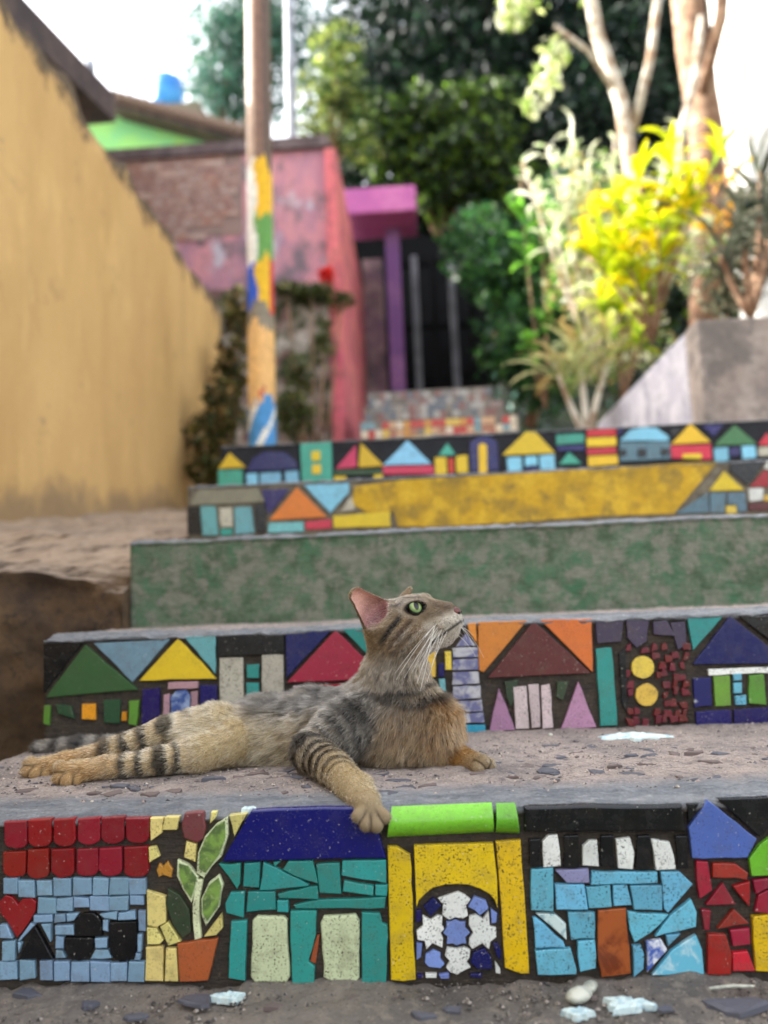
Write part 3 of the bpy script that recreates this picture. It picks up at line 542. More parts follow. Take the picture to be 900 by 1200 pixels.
# ================================================================ ground at the foot of the stairs
g = Nodes('ground_concrete')
c = g.mix(g.ramp(g.noise(7, 5), .35, .65), srgb(128, 118, 108), srgb(96, 91, 86)); c = g.mix(g.ramp(g.noise(50, 5, .7), .5, .68), c, srgb(136, 126, 114))
c = g.mix(g.ramp(g.noise(300, 3, .7), .6, .7), c, srgb(52, 50, 48)); c = g.mix(g.ramp(g.voro(180), .1, .28, .6, 0), c, srgb(150, 140, 126))
g.base(c); g.rough(.92); g.bump(g.math('ADD', g.noise(120, 6, .75), g.noise(30, 4)), .8, .004); m_ground = g.m
xs = np.arange(-.75, 1.05, .006); ys = np.arange(-.34, .012, .004); GX, GY = np.meshgrid(xs, ys, indexing='ij')
pp = np.stack([GX, GY, GX*0], -1); gz = fbm(pp*14, 4, 5)*.004+fbm(pp*70, 4, 6, .6)*.0018+np.exp(-((GY-0)/.02)**2)*.006*(.6+.5*fbm(pp*np.array([20, 1, 1]), 3, 9))-.004
nx, ny = GX.shape; ii = np.arange(nx*ny).reshape(nx, ny)
V = np.stack([GX, GY, gz], -1).reshape(-1, 3); Fc = [tuple(x) for x in np.stack([ii[:-1, :-1], ii[1:, :-1], ii[1:, 1:], ii[:-1, 1:]], -1).reshape(-1, 4)]
tag(mesh_obj('pavement', V, Fc, m_ground, None, True), kind='structure')
m_earth = paint_mat('earth', [(104, 94, 80), (84, 78, 64), (70, 76, 52)], .6, .95, .4, .02, 8)
tag(mesh_obj('ground', [(-150, -150, -.03), (150, -150, -.03), (150, 200, -.03), (-150, 200, -.03)], [(0, 1, 2, 3)], m_earth), kind='structure')
def gzf(x, y): return -.003
pav = bpy.data.objects['pavement']
grit('grit', pav, 9000, (-.6, .8), (-.2, -.003), gzf, [(112, 104, 96), (92, 86, 82), (74, 70, 68), (130, 120, 110), (60, 58, 58), (84, 80, 76), (160, 150, 140)], .0007, .0036)
for px, py, s in [(230, 1172, .019), (35, 1165, .018), (160, 1192, .012), (320, 1180, .012), (862, 1178, .030), (495, 1190, .012), (530, 1184, .010), (780, 1183, .009), (105, 1178, .012), (690, 1168, .008), (415, 1170, .010)]:
    p = atZ(px, py, 0); stone(pav, p[0], p[1], .0005, s, random.uniform(-.25, .25))
m_pale = two_tone('dried_pale_paint', (206, 222, 218), (164, 190, 196), 90, .45, .6, None, .6)
m_peb = two_tone('pale_pebble', (200, 200, 184), (158, 160, 146), 60, .45, .6, None, .5)
def splat(name, px, py, z, rx, ry, label, seed, n=26, hump=.0022):
    c = atZ(px, py, z); r = np.random.default_rng(seed); v = []; f = []; R = 3
    ang = np.linspace(0, 2*math.pi, n, endpoint=False); rad = 1+.35*np.array([math.sin(3*a+seed)+.7*math.sin(7*a+2*seed)+.5*math.sin(11*a) for a in ang])*.6+r.normal(0, .08, n)
    for s, h in ((1.0, -.004), (.93, hump*.45), (.6, hump), (.25, hump*.6)):
        for k in range(n): v.append((c[0]+rx*s*rad[k]*math.cos(ang[k]), c[1]+ry*s*rad[k]*math.sin(ang[k]), z+h*(1+.25*r.normal()) if h > 0 else z+h))
    for s in range(3):
        for k in range(n): f.append((s*n+k, s*n+(k+1) % n, (s+1)*n+(k+1) % n, (s+1)*n+k))
    f.append(tuple(3*n+k for k in range(n)))
    v = np.array(v); o = mesh_obj(name, v-c, f, m_pale, None, False); o.location = Vector(c); return tag(o, label, 'paint splash')
splat('paint_splash', 742, 864, ZS[1], .044, .020, 'wide crusty patch of dried pale paint below the maroon mosaic tiles', 3, 34, .0042)
splat('paint_splash', 266, 1168, 0, .016, .006, 'thin pale paint streak on the ground below the terracotta pot', 5)
splat('paint_splash', 737, 1176, 0, .020, .010, 'pale blue paint blob on the ground below the rust brown door', 8)
splat('paint_splash', 676, 1186, 0, .012, .006, 'small pale paint drip on the ground in front of the two white pebbles', 13)
splat('paint_splash', 291, 948, ZS[1]-.004, .007, .004, 'chip of white paint at the top corner of the cobalt blue tile', 21)
def pebble(px, py, s, label, z=0.0):
    c = atZ(px, py, z); v = []; f = []; n = 10; m = 6
    for j in range(m+1):
        for k in range(n):
            th = math.pi*j/m; a = 2*math.pi*k/n; w = 1+.12*math.sin(2*a+px)+.08*math.sin(3*th+py)
            v.append((s*w*math.sin(th)*math.cos(a), s*.75*w*math.sin(th)*math.sin(a), s*.5*math.cos(th)))
    for j in range(m):
        for k in range(n): f.append((j*n+k, (j+1)*n+k, (j+1)*n+(k+1) % n, j*n+(k+1) % n))
    o = mesh_obj('pebble', v, f, m_peb, None, True); o.location = (c[0], c[1], z+s*.34); o.rotation_euler = (0, 0, px); return tag(o, label, 'pebble')
pebble(679, 1172, .0125, 'larger white pebble lying on the ground in front of the sky blue tiles'); pebble(692, 1161, .009, 'smaller white pebble touching a bigger one on the ground')
pebble(645, 862, .004, 'tiny white pebble beside the crusty paint patch', ZS[1])
p = atZ(858, 1158, .002); v, f = tube_data([p+np.array([-.02, 0, 0]), p+np.array([0, .002, .001]), p+np.array([.02, .003, .0])], [.0013, .0015, .0011], 6)
tag(mesh_obj('twig', v, f, m_peb), 'thin straw coloured twig on the ground below the red tiled house', 'twig')

# ================================================================ the cat
def build_cat():
    mm = 1e-3
    def pr(r, Y): return r*(Y-CAM[1])/F                     # pixel radius at depth Y -> metres
    prims = []                                               # a, b, ra, rb, k, region, hair length, flow dir, arc0, arc1
    def cone(a, b, ra, rb, k=.018, reg='torso', L=.010, flow=None, arc=(0, 0)):
        a = np.array(a, float); b = np.array(b, float); d = b-a; n = np.linalg.norm(d)
        fl = d/n if flow is None else np.array(flow, float)/np.linalg.norm(flow)
        prims.append(dict(a=a, b=b, ra=ra, rb=rb, k=k, reg=reg, L=L, flow=fl, arc=arc))
    def chain(pts, k, reg, L, kk=None):
        s = 0
        for (p, q) in zip(pts[:-1], pts[1:]):
            a = atY(*p[:3]); b = atY(*q[:3]); n = np.linalg.norm(b-a)
            cone(a, b, pr(p[3], p[2]), pr(q[3], q[2]), k, reg, L, None, (s, s+n)); s += n
    back = -RR*.9-UU*.25
    # torso: hip -> chest (the coat flows towards the hind end)
    T = [(262, 866, .245, 33), (310, 861, .240, 37), (370, 856, .230, 40), (430, 852, .215, 43), (482, 850, .200, 43)]
    for p, q in zip(T[:-1], T[1:]): cone(atY(*p[:3]), atY(*q[:3]), pr(p[3], p[2]), pr(q[3], q[2]), .022, 'torso', .015, back)
    cone(atY(300, 880, .225), atY(420, 878, .215), pr(27, .22), pr(27, .22), .02, 'torso', .018, back-UU*.3)
    cone(atY(470, 850, .19), atY(506, 852, .185), pr(40, .19), pr(33, .18), .022, 'chest', .014, -UU*.9-WW*.1-RR*.2)
    cone(atY(455, 872, .185), atY(500, 872, .185), pr(30, .19), pr(29, .18), .022, 'chest', .014, -UU*.8-RR*.4)
    cone(atY(466, 820, .195), atY(466, 768, .185), pr(41, .19), pr(32, .19), .022, 'neck', .010, -UU*.9-RR*.25)
    cone(atY(440, 826, .215), atY(455, 790, .195), pr(32, .2), pr(24, .19), .022, 'neck', .010, -UU*.6-RR*.7)
    # hind quarters and legs
    cone(atY(255, 868, .215), atY(232, 866, .20), pr(33, .21), pr(28, .2), .02, 'flank', .018, -RR*.8-UU*.4)
    chain([(250, 852, .215, 27), (192, 861, .20, 18), (130, 879, .19, 11.5), (78, 893, .185, 9.5), (50, 900, .18, 12)], .010, 'hindfar', .007)
    chain([(268, 872, .195, 26), (232, 884, .165, 20), (185, 892, .150, 13.5), (125, 899, .142, 11), (88, 906, .135, 13.5)], .010, 'hindnear', .007)
    for (x, y, Y, r) in [(72, 900, .128, 8.5), (70, 912, .124, 8.5), (79, 916, .120, 8), (88, 916, .124, 7)]: cone(atY(86, 907, .134), atY(x, y, Y), pr(8, .13), pr(r, .13), .003, 'toe', .0045)
    for (x, y, Y, r) in [(36, 895, .175, 8), (33, 904, .17, 8), (42, 908, .166, 7.5), (52, 909, .170, 7)]: cone(atY(50, 901, .18), atY(x, y, Y), pr(8, .18), pr(r, .18), .003, 'toe', .0045)
    # tail along the foot of the riser
    chain([(245, 856, .275, 15), (205, 864, .305, 11), (150, 871, .325, 10), (95, 875, .335, 9.5), (46, 877, .34, 8)], .008, 'tail', .011)
    # near foreleg, draped over the edge
    cone(atY(428, 846, .185), atY(398, 858, .165), pr(33, .18), pr(31, .16), .018, 'shoulder', .010, -UU*.7-RR*.6)
    chain([(408, 852, .165, 28), (366, 880, .142, 22), (392, 903, .095, 18.5), (416, 926, .030, 17.5), (432, 946, -.004, 15.5)], .010, 'forenear', .0068)
    for (x, y, Y, r) in [(419, 957, -.018, 7.6), (429, 967, -.021, 7.9), (441, 968, -.021, 7.9), (451.5, 958, -.016, 7.4)]: cone(atY(434, 944, -.006), atY(x, y, Y), pr(8, 0), pr(r, 0), .0016, 'toe', .0034)
    # far foreleg
    chain([(505, 862, .215, 26), (512, 880, .205, 18), (538, 890, .172, 12.5), (558, 896, .148, 12.5)], .010, 'forefar', .006)
    for (x, y, Y, r) in [(566, 893, .135, 8.2), (572, 897, .140, 8.2), (571, 900, .150, 7.8), (560, 901, .130, 7.8)]: cone(atY(556, 896, .147), atY(x, y, Y), pr(8.5, .14), pr(r, .14), .0025, 'toe', .0042)
    # head frame
    p_, y_ = math.radians(23), math.radians(19)
    Hf = math.cos(p_)*math.cos(y_)*RR+math.sin(p_)*UU-math.cos(p_)*math.sin(y_)*WW; Hf /= np.linalg.norm(Hf)
    Hu = UU-(UU@Hf)*Hf; Hu /= np.linalg.norm(Hu); Hs = np.cross(Hf, Hu)
    H = atY(462, 736, .182)
    def hp(f, s, u): return H+(Hf*f*1.05+Hs*s+Hu*u)*mm*1.05
    hb = -Hf
    def hc(a, b, ra, rb, k=.012, reg='head', L=.0045, flow=None): cone(hp(*a), hp(*b), ra*mm*1.05, rb*mm*1.05, k, reg, L, hb if flow is None else flow)
    hc((-4, 8, 1), (-4, -8, 1), 29, 29); hc((10, 7, 4), (10, -7, 4), 26, 26)
    hc((28, 0, 10), (64, 0, -4), 19, 10.5, .010, 'bridge', .003)
    hc((46, 0, -12), (62, 0, -14), 15, 13, .008, 'muzzle', .0028)
    for s in (1, -1):
        hc((60, 8*s, -18), (67, 6*s, -18), 11.5, 9.5, .006, 'muzzle', .0026)
        hc((10, 17*s, -12), (22, 15*s, -16), 20, 17, .012, 'cheek', .0075, -Hf-.5*Hu)
        hc((26, 14*s, 17), (42, 10*s, 16), 11.5, 8.5, .008, 'head', .003)
    hc((12, 0, -24), (50, 0, -27), 18, 11.5, .010, 'chin', .0055, -Hf-.2*Hu); hc((50, 0, -28), (60, 0, -27), 10.5, 9, .006, 'chin', .0035)
    Yh = H[1]
    E0, E1 = atY(443, 722, Yh-.020), atY(419, 698, Yh-.030)
    nE = -WW*.85+RR*.42+UU*.05; ax = (E1-E0)/np.linalg.norm(E1-E0); nE = nE-(nE@ax)*ax; nE /= np.linalg.norm(nE)
    G0, G1 = atY(473, 712, Yh+.026), atY(480, 692, Yh+.034)

    h = .0016
    lo = np.array([-.66, -.045, ZS[1]-.045]); hi = np.array([.125, .41, .44])
    N = np.ceil((hi-lo)/h).astype(int); D = np.full(tuple(N), .04, np.float32)
    def sub(pa, pb, r):
        mn = np.minimum(pa, pb)-r; mx = np.maximum(pa, pb)+r
        i0 = np.clip(np.floor((mn-lo)/h).astype(int), 0, N-1); i1 = np.clip(np.ceil((mx-lo)/h).astype(int)+1, 1, N)
        ax_ = [(lo[k]+h*np.arange(i0[k], i1[k])).astype(np.float32) for k in range(3)]
        return tuple(slice(i0[k], i1[k]) for k in range(3)), ax_
    def cdist(X, Y, Z, a, b, ra, rb):
        d = b-a; dd = d@d
        t = np.clip(((X-a[0])*d[0]+(Y-a[1])*d[1]+(Z-a[2])*d[2])/dd, 0, 1)
        return np.sqrt((X-a[0]-t*d[0])**2+(Y-a[1]-t*d[1])**2+(Z-a[2]-t*d[2])**2)-(ra+(rb-ra)*t)
    def smin(a, b, k): hh = np.clip(k-np.abs(a-b), 0, None)/k; return np.minimum(a, b)-hh*hh*k*.25
    def grid(axs): return axs[0][:, None, None], axs[1][None, :, None], axs[2][None, None, :]
    for q in prims:
        sl, axs = sub(q['a'], q['b'], max(q['ra'], q['rb'])+.034); X, Y, Z = grid(axs)
        D[sl] = smin(D[sl], cdist(X, Y, Z, q['a'], q['b'], q['ra'], q['rb']).astype(np.float32), q['k'])
    # ears: cupped cones
    for (a, b, n, r0, r1, c0, c1, s0, s1) in [(E0, E1, nE, .0232, .0105, .0205, .0082, .0062, .0034), (G0, G1, -WW*.2+RR*.9, .0155, .0050, .011, .0020, .007, .004)]:
        sl, axs = sub(a, b, .05); X, Y, Z = grid(axs); n = n/np.linalg.norm(n)
        d1 = cdist(X, Y, Z, a, b, r0, r1); a2 = a+(b-a)*.12+n*s0; b2 = b-(b-a)*.03+n*s1
        d2 = cdist(X, Y, Z, a2, b2, c0, c1)
        ear = -smin(-d1, d2, .002)
        head = D[sl]; D[sl] = smin(head, ear.astype(np.float32), .006)
        D[sl] = -smin(-D[sl], cdist(X, Y, Z, a+(b-a)*.30+n*s0*1.1, b2, c0*.82, c1).astype(np.float32), .003)
    # eye sockets
    eyes = []
    for s in (1, -1):
        c = hp(34.5, 15.0*s, 12.0); g_ = Hf*.62+Hs*.78*s+Hu*.10; g_ /= np.linalg.norm(g_)
        sl, axs = sub(c, c, .03); X, Y, Z = grid(axs)
        ts_ = np.linspace(-.02, .025, 120); ip = np.clip(np.round((c+ts_[:, None]*g_-lo)/h).astype(int), 0, N-1); dv = D[ip[:, 0], ip[:, 1], ip[:, 2]]; so = c+g_*ts_[np.where(dv < 0)[0].max()]; c = so-g_*.0087
        e1 = np.cross(Hu, g_); e1 /= np.linalg.norm(e1); e2 = np.cross(g_, e1); o_ = so
        # almond slit, tilted so that the outer corner rises
        tl = math.radians(-14*s); f1 = e1*math.cos(tl)+e2*math.sin(tl); f2 = -e1*math.sin(tl)+e2*math.cos(tl)
        px_ = (X-o_[0])*f1[0]+(Y-o_[1])*f1[1]+(Z-o_[2])*f1[2]; py_ = (X-o_[0])*f2[0]+(Y-o_[1])*f2[1]+(Z-o_[2])*f2[2]; pz_ = (X-o_[0])*g_[0]+(Y-o_[1])*g_[1]+(Z-o_[2])*g_[2]
        dd = (np.sqrt((px_/.0112)**2+(py_/.0063)**2+(pz_/.0085)**2)-1)*.0063
        D[sl] = -smin(-D[sl], dd.astype(np.float32), .0015); eyes.append((c, g_, f1, f2, so))
    # ---- surface nets
    ins = D < 0; C = np.zeros(tuple(N-1), np.int8)
    for a in (0, 1):
        for b in (0, 1):
            for c in (0, 1): C += ins[a:N[0]-1+a, b:N[1]-1+b, c:N[2]-1+c]
    act = np.argwhere((C > 0) & (C < 8)); vid = np.full(tuple(N-1), -1, np.int64); vid[tuple(act.T)] = np.arange(len(act))
    acc = np.zeros((len(act), 3)); cnt = np.zeros(len(act))
    corners = [(a, b, c) for a in (0, 1) for b in (0, 1) for c in (0, 1)]
    vals = {k: D[act[:, 0]+k[0], act[:, 1]+k[1], act[:, 2]+k[2]] for k in corners}
    for k in corners:
        for ax_ in range(3):
            if k[ax_] == 0:
                k2 = list(k); k2[ax_] = 1; k2 = tuple(k2); v0, v1 = vals[k], vals[k2]; m = (v0 < 0) != (v1 < 0)
                t = np.where(m, v0/(v0-v1+1e-12), 0)
                for j in range(3): acc[:, j] += np.where(m, k[j]+(t if j == ax_ else 0), 0)
                cnt += m
    Vv = lo+h*(act+acc/cnt[:, None]); quads = []
    for ax_ in range(3):
        s0 = [slice(1, n-1) for n in N]; s0[ax_] = slice(0, N[ax_]-1); s1 = list(s0); s1[ax_] = slice(1, N[ax_])
        A, B = ins[tuple(s0)], ins[tuple(s1)]; e = np.argwhere(A != B); off = np.array([1, 1, 1]); off[ax_] = 0; e = e+off
        sg = ins[e[:, 0], e[:, 1], e[:, 2]]; u, w = (ax_+1) % 3, (ax_+2) % 3
        def at(du, dw):
            q = e.copy(); q[:, u] += du; q[:, w] += dw; return vid[q[:, 0], q[:, 1], q[:, 2]]
        qd = np.stack([at(-1, -1), at(0, -1), at(0, 0), at(-1, 0)], 1); qd[~sg] = qd[~sg][:, ::-1]; quads.append(qd)
    Q = np.concatenate(quads); Q = Q[(Q >= 0).all(1)]
    for it in range(3):                                      # light relaxation
        s_ = np.zeros_like(Vv); c_ = np.zeros(len(Vv))
        for k in range(4): np.add.at(s_, Q[:, k], Vv[Q[:, (k+1) % 4]]); np.add.at(c_, Q[:, k], 1)
        Vv = Vv*.5+.5*s_/np.maximum(c_, 1)[:, None]
    n_ = np.cross(Vv[Q[:, 2]]-Vv[Q[:, 0]], Vv[Q[:, 3]]-Vv[Q[:, 1]]); VN = np.zeros_like(Vv)
    for k in range(4): np.add.at(VN, Q[:, k], n_)
    VN /= np.linalg.norm(VN, axis=1)[:, None]+1e-12

    # ---- coat: nearest limb decides flow, length and markings
    regs = ['torso', 'chest', 'neck', 'flank', 'hindfar', 'hindnear', 'toe', 'tail', 'shoulder', 'forenear', 'forefar', 'head', 'bridge', 'muzzle', 'cheek', 'chin', 'ear']
    K = {k: np.array(lin(c)) for k, c in dict(grey=(110, 102, 92), back=(60, 57, 54), tan=(136, 112, 80), cream=(184, 162, 122), ochre=(140, 96, 50), warm=(168, 126, 74), dark=(13, 10, 9), brown=(66, 45, 30), pale=(206, 196, 178), face=(130, 108, 80), pink=(208, 160, 146), ash=(118, 112, 102)).items()}
    def coat(P):
        n = len(P); w = np.zeros((n, len(regs))); flow = np.zeros((n, 3)); L = np.zeros(n); arc = np.zeros(n); arcw = np.zeros(n)+1e-9; ws = np.zeros(n); toes = []; toet = []
        for q in prims:
            d = q['b']-q['a']; t = np.clip(((P-q['a'])@d)/(d@d), 0, 1); dist = np.linalg.norm(P-q['a']-t[:, None]*d, axis=1)-(q['ra']+(q['rb']-q['ra'])*t)
            ww = np.exp(-np.clip(dist, 0, 1)/.0035); w[:, regs.index(q['reg'])] += ww; ws += ww; flow += ww[:, None]*q['flow']; L += ww*q['L']
            if q['reg'] == 'toe': toes.append(dist); toet.append(t)
            if q['arc'][1] > 0: arc += ww*(q['arc'][0]+t*(q['arc'][1]-q['arc'][0])); arcw += ww
        for (a, b, r0, r1, fl) in ((E0, E1, .0232, .0105, E1-E0), (G0, G1, .0155, .0050, G1-G0)):
            d = b-a; t = np.clip(((P-a)@d)/(d@d), 0, 1); dist = np.abs(np.linalg.norm(P-a-t[:, None]*d, axis=1)-(r0+(r1-r0)*t)); inside = np.linalg.norm(P-a-t[:, None]*d, axis=1)-(r0+(r1-r0)*t)
            ww = np.where((t > .05), np.exp(-np.clip(inside, 0, 1)/.0025), 0)*2.2*np.clip(t*3, 0, 1); w[:, -1] += ww; ws += ww; flow += ww[:, None]*fl/np.linalg.norm(fl); L += ww*.0026
        w /= ws[:, None]; L /= ws; flow /= np.linalg.norm(flow, axis=1)[:, None]+1e-9; arc = arc/arcw
        W_ = {r: w[:, i] for i, r in enumerate(regs)}
        nz = fbm(P*45, 3, 41); nf = fbm(P*160, 2, 43)
        hl = (P-H)@np.stack([Hf, Hs, Hu], 1)/(mm*1.05); hl[:, 0] /= 1.05; f, s, u = hl[:, 0], np.abs(hl[:, 1]), hl[:, 2]
        dH = np.linalg.norm(P-H, axis=1); zrel = (P[:, 2]-ZS[1])
        def mixc(c, k, a): return c*(1-a[:, None])+K[k]*a[:, None]
        def g(x, m, sd): return np.exp(-((x-m)/sd)**2)
        one = np.ones(n)
        # torso
        up = np.clip((zrel-.032)/.05, 0, 1); px_ = (P-CAM)@RR/((P-CAM)@WW)*F+450; hx = (P[:, 0]+.24)/.26   # 0 at the hips, 1 at the chest
        ct = mixc(np.tile(K['ash'], (n, 1)), 'back', np.clip(up*.9+nz*.15, 0, 1)); low = np.clip(1-up*1.3, 0, 1)
        ct = mixc(ct, 'cream', np.clip(low*np.clip(1.1-1.5*hx, 0, 1)*1.15+nz*.12, 0, .95)); ct = mixc(ct, 'tan', np.clip(low*np.clip(hx*1.2, 0, 1)*.55, 0, 1))
        bar = np.sin((P[:, 0]*1.0+P[:, 2]*.35)*2*math.pi/.030+nz*2.6); ct = mixc(ct, 'dark', np.clip(bar+.1+nf*.4, 0, 1)*(.22+.5*up))
        xb = P[:, 0]+(P[:, 2]-.235)*-.42; ct = mixc(ct, 'dark', np.clip(g(xb, -.093, .012)*1.0*np.clip((zrel-.015)/.03, 0, 1)*(1+.5*nz), 0, .8))
        cch = mixc(np.tile(K['tan'], (n, 1)), 'ochre', np.clip(.35+.45*(P[:, 0]-0.0)/.06+nz*.3, 0, 1)); cch = mixc(cch, 'brown', np.clip(nz*.8+nf*.6-.1, 0, .75)); cch = mixc(cch, 'dark', np.clip(nf*.9-.25, 0, .4))
        cn = mixc(np.tile(K['ash'], (n, 1)), 'tan', np.clip(.5+(P[:, 0]+.02)*9, 0, 1))
        def collar(c):
            a = np.clip(g(dH+nz*.004+(P[:, 0]-.01)*.10, .074, .0042)*1.1, 0, .88); b = np.clip(g(dH+nz*.005-(P[:, 0]-.01)*.12, .097, .0050)*1.1, 0, .9)
            c = mixc(c, 'dark', a*np.clip((P[:, 0]+.10)/.03, 0, 1)); return mixc(c, 'dark', b*np.clip((P[:, 0]+.085)/.03, 0, 1))
        cch = collar(cch); cn = collar(cn)
        cf = mixc(np.tile(K['cream'], (n, 1)), 'back', np.clip((zrel-.062)/.03, 0, 1)*.8); cf = mixc(cf, 'dark', np.clip(np.sin(P[:, 0]*2*math.pi/.026+nz*2+zrel*60)-.45, 0, 1)*.75*np.clip((zrel-.05)/.02, 0, 1))
        def bands(base, step_, a0, a1, amp, sharp=.15, ph=0): 
            v = np.clip((np.sin(arc*2*math.pi/step_+ph+nz*.9)-sharp)*2.2, 0, 1)*np.clip((arc-a0)/.015, 0, 1)*np.clip((a1-arc)/.02, 0, 1)*amp; return mixc(base, 'dark', np.clip(v, 0, .93))
        chf = bands(mixc(np.tile(K['cream'], (n, 1)), 'warm', np.clip((arc-.11)/.06, 0, 1)), .025, .0, .15, .95, -.05)
        chn = bands(mixc(np.tile(K['cream'], (n, 1)), 'warm', np.clip((arc-.11)/.06, 0, 1)), .021, .045, .15, .95, -.05, 1.0)
        ctl = bands(np.tile(K['ash'], (n, 1)), .034, 0, .5, .95, -.1)
        csh = mixc(np.tile(K['ash'], (n, 1)), 'back', np.clip(.4+nz*.5, 0, 1)); csh = mixc(csh, 'dark', np.clip(np.sin((P[:, 0]*.8+P[:, 2]*.9)*2*math.pi/.017+nz*2)-.05, 0, 1)*.85)
        cfn = bands(mixc(np.tile(K['ash'], (n, 1)), 'cream', np.clip(arc/.16, 0, 1)*.75), .0165, -.02, .155, .95, -.05, .6)
        cfn = mixc(cfn, 'cream', np.clip((arc-.10)/.05, 0, 1)*.45)
        cff = mixc(np.tile(K['ochre'], (n, 1)), 'warm', np.clip(arc/.06, 0, 1)); cff = mixc(cff, 'brown', np.clip(g(arc, .055, .01)*.5+nz*.3, 0, .5))
        ctoe = mixc(np.tile(K['tan'], (n, 1)), 'warm', np.clip((-.22-P[:, 0])*9, 0, 1)*.8)
        ctoe = mixc(ctoe, 'ash', .35*np.clip((P[:, 0]+.22)*30, 0, 1)); ctoe = mixc(ctoe, 'cream', .30*one)
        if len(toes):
            td_ = np.stack(toes, 1); td = np.sort(td_, 1); tt_ = np.stack(toet, 1)[np.arange(n), td_.argmin(1)]; ctoe = mixc(ctoe, 'dark', np.clip(1.2-(td[:, 1]-td[:, 0])/.0018, 0, 1)*.85*np.clip((tt_-.35)/.3, 0, 1))  # shade in the creases between toes put into the coat colour
        # head markings
        rr_0 = np.min([np.sqrt((((P-so)@f1)/.0112)**2+(((P-so)@f2)/.0066)**2+(((P-so)@g_)/.012)**2) for c, g_, f1, f2, so in eyes], 0)
        chd = mixc(np.tile(K['face'], (n, 1)), 'ash', np.clip((u-6)/30+nz*.2, 0, .6)); chd = mixc(chd, 'tan', np.clip(nz*.4+.2, 0, .5))
        chd = mixc(chd, 'dark', np.clip(np.sin(s*2*math.pi/8.5+f*.04+1.2)-.1, 0, 1)*.85*np.clip((u-11)/8, 0, 1)*np.clip((rr_0-1.5)*3, 0, 1))
        e_f, e_u = f-34.5, u-13
        ln = np.abs(u-(8+.64*(f-20)))*.84; chd = mixc(chd, 'dark', np.clip(1.5-ln/3.2, 0, 1)*np.clip((24-f)/3, 0, 1)*np.clip((f+12)/6, 0, 1)*np.clip((s-12)/4, 0, 1)*.95)
        ln2 = np.abs(u-(-1+.6*(f-27))); chd = mixc(chd, 'brown', np.clip(1.3-ln2/4.5, 0, 1)*np.clip((34-f)/4, 0, 1)*np.clip((f+2)/6, 0, 1)*np.clip((s-10)/4, 0, 1)*.85)
        rr_ = np.min([np.sqrt((((P-so)@f1)/.0112)**2+(((P-so)@f2)/.0066)**2+(((P-so)@g_)/.012)**2) for c, g_, f1, f2, so in eyes], 0); side = np.clip((s-7)/4, 0, 1)
        chd = mixc(chd, 'pale', np.clip(2.1-rr_, 0, 1)*np.clip(rr_-1.25, 0, .3)/.3*.6); chd = mixc(chd, 'dark', np.clip((1.28-rr_)*7, 0, 1))
        cbr = mixc(np.tile(K['face'], (n, 1)), 'brown', np.clip((f-48)/14, 0, 1)*.75+np.clip(nf*.5, 0, .25)); cbr = mixc(cbr, 'dark', np.clip((1.28-rr_)*7, 0, 1)); cbr = mixc(cbr, 'dark', np.clip(1-np.abs(s-9)/2.5, 0, 1)*np.clip((f-40)/5, 0, 1)*np.clip((62-f)/5, 0, 1)*.6)
        mline = np.abs(u-(-27.5+(f-50)*.28)); lip = np.clip(1.3-mline/1.7, 0, 1)*np.clip((f-34)/5, 0, 1)
        cmz = mixc(np.tile(K['pale'], (n, 1)), 'tan', np.clip((u+10)/8, 0, 1)*.7); cmz = mixc(cmz, 'brown', np.clip((nf*1.0-.25), 0, .35)); cmz = mixc(cmz, 'dark', lip*.9)
        cmz = mixc(cmz, 'dark', (np.sin(f*2*math.pi/4.6)*np.sin((u+.5*f)*2*math.pi/5) > .72)*np.clip((s-6)/3, 0, 1)*.65*(u > -24)*(u < -10))
        cch2 = mixc(mixc(np.tile(K['face'], (n, 1)), 'brown', np.clip(nz*.7+.15, 0, .6)), 'dark', np.clip(1.5-ln/3.2, 0, 1)*np.clip((24-f)/3, 0, 1)*np.clip((f+12)/6, 0, 1)*.95)
        cch2 = mixc(cch2, 'brown', np.clip(1.3-ln2/4.5, 0, 1)*np.clip((34-f)/4, 0, 1)*np.clip((f+4)/6, 0, 1)*.95); ln3 = np.abs(u-(-14+.55*(f-22))); cch2 = mixc(cch2, 'brown', np.clip(1.2-ln3/2.8, 0, 1)*np.clip((30-f)/4, 0, 1)*np.clip((f+6)/6, 0, 1)*.85); cch2 = mixc(cch2, 'pale', np.clip(1.1-np.abs(ln3-6)/2.5, 0, 1)*np.clip((f-4)/6, 0, 1)*.35)
        cci = mixc(np.tile(K['pale'], (n, 1)), 'tan', np.clip((26-f)/18, 0, .8)); cci = mixc(cci, 'dark', lip*.9)
        inn = np.clip(((P-E0)@nE)/.006+.5, 0, 1); cear = mixc(np.tile(K['face'], (n, 1)), 'brown', np.clip(.3+nz*.3, 0, .6))
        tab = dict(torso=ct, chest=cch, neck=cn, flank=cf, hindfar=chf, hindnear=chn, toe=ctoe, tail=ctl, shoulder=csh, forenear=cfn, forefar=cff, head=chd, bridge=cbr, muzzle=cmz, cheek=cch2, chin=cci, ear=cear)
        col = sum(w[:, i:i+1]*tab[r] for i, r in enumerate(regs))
        return col, flow, L, W_, (f, s, u), rr_*1.0
    col, flow, L, W_, hl, rr_ = coat(Vv)
    # bare skin: inside the ear
    dE = E1-E0; tE = np.clip(((Vv-E0)@dE)/(dE@dE), -.2, 1.2); earN = (VN@nE)
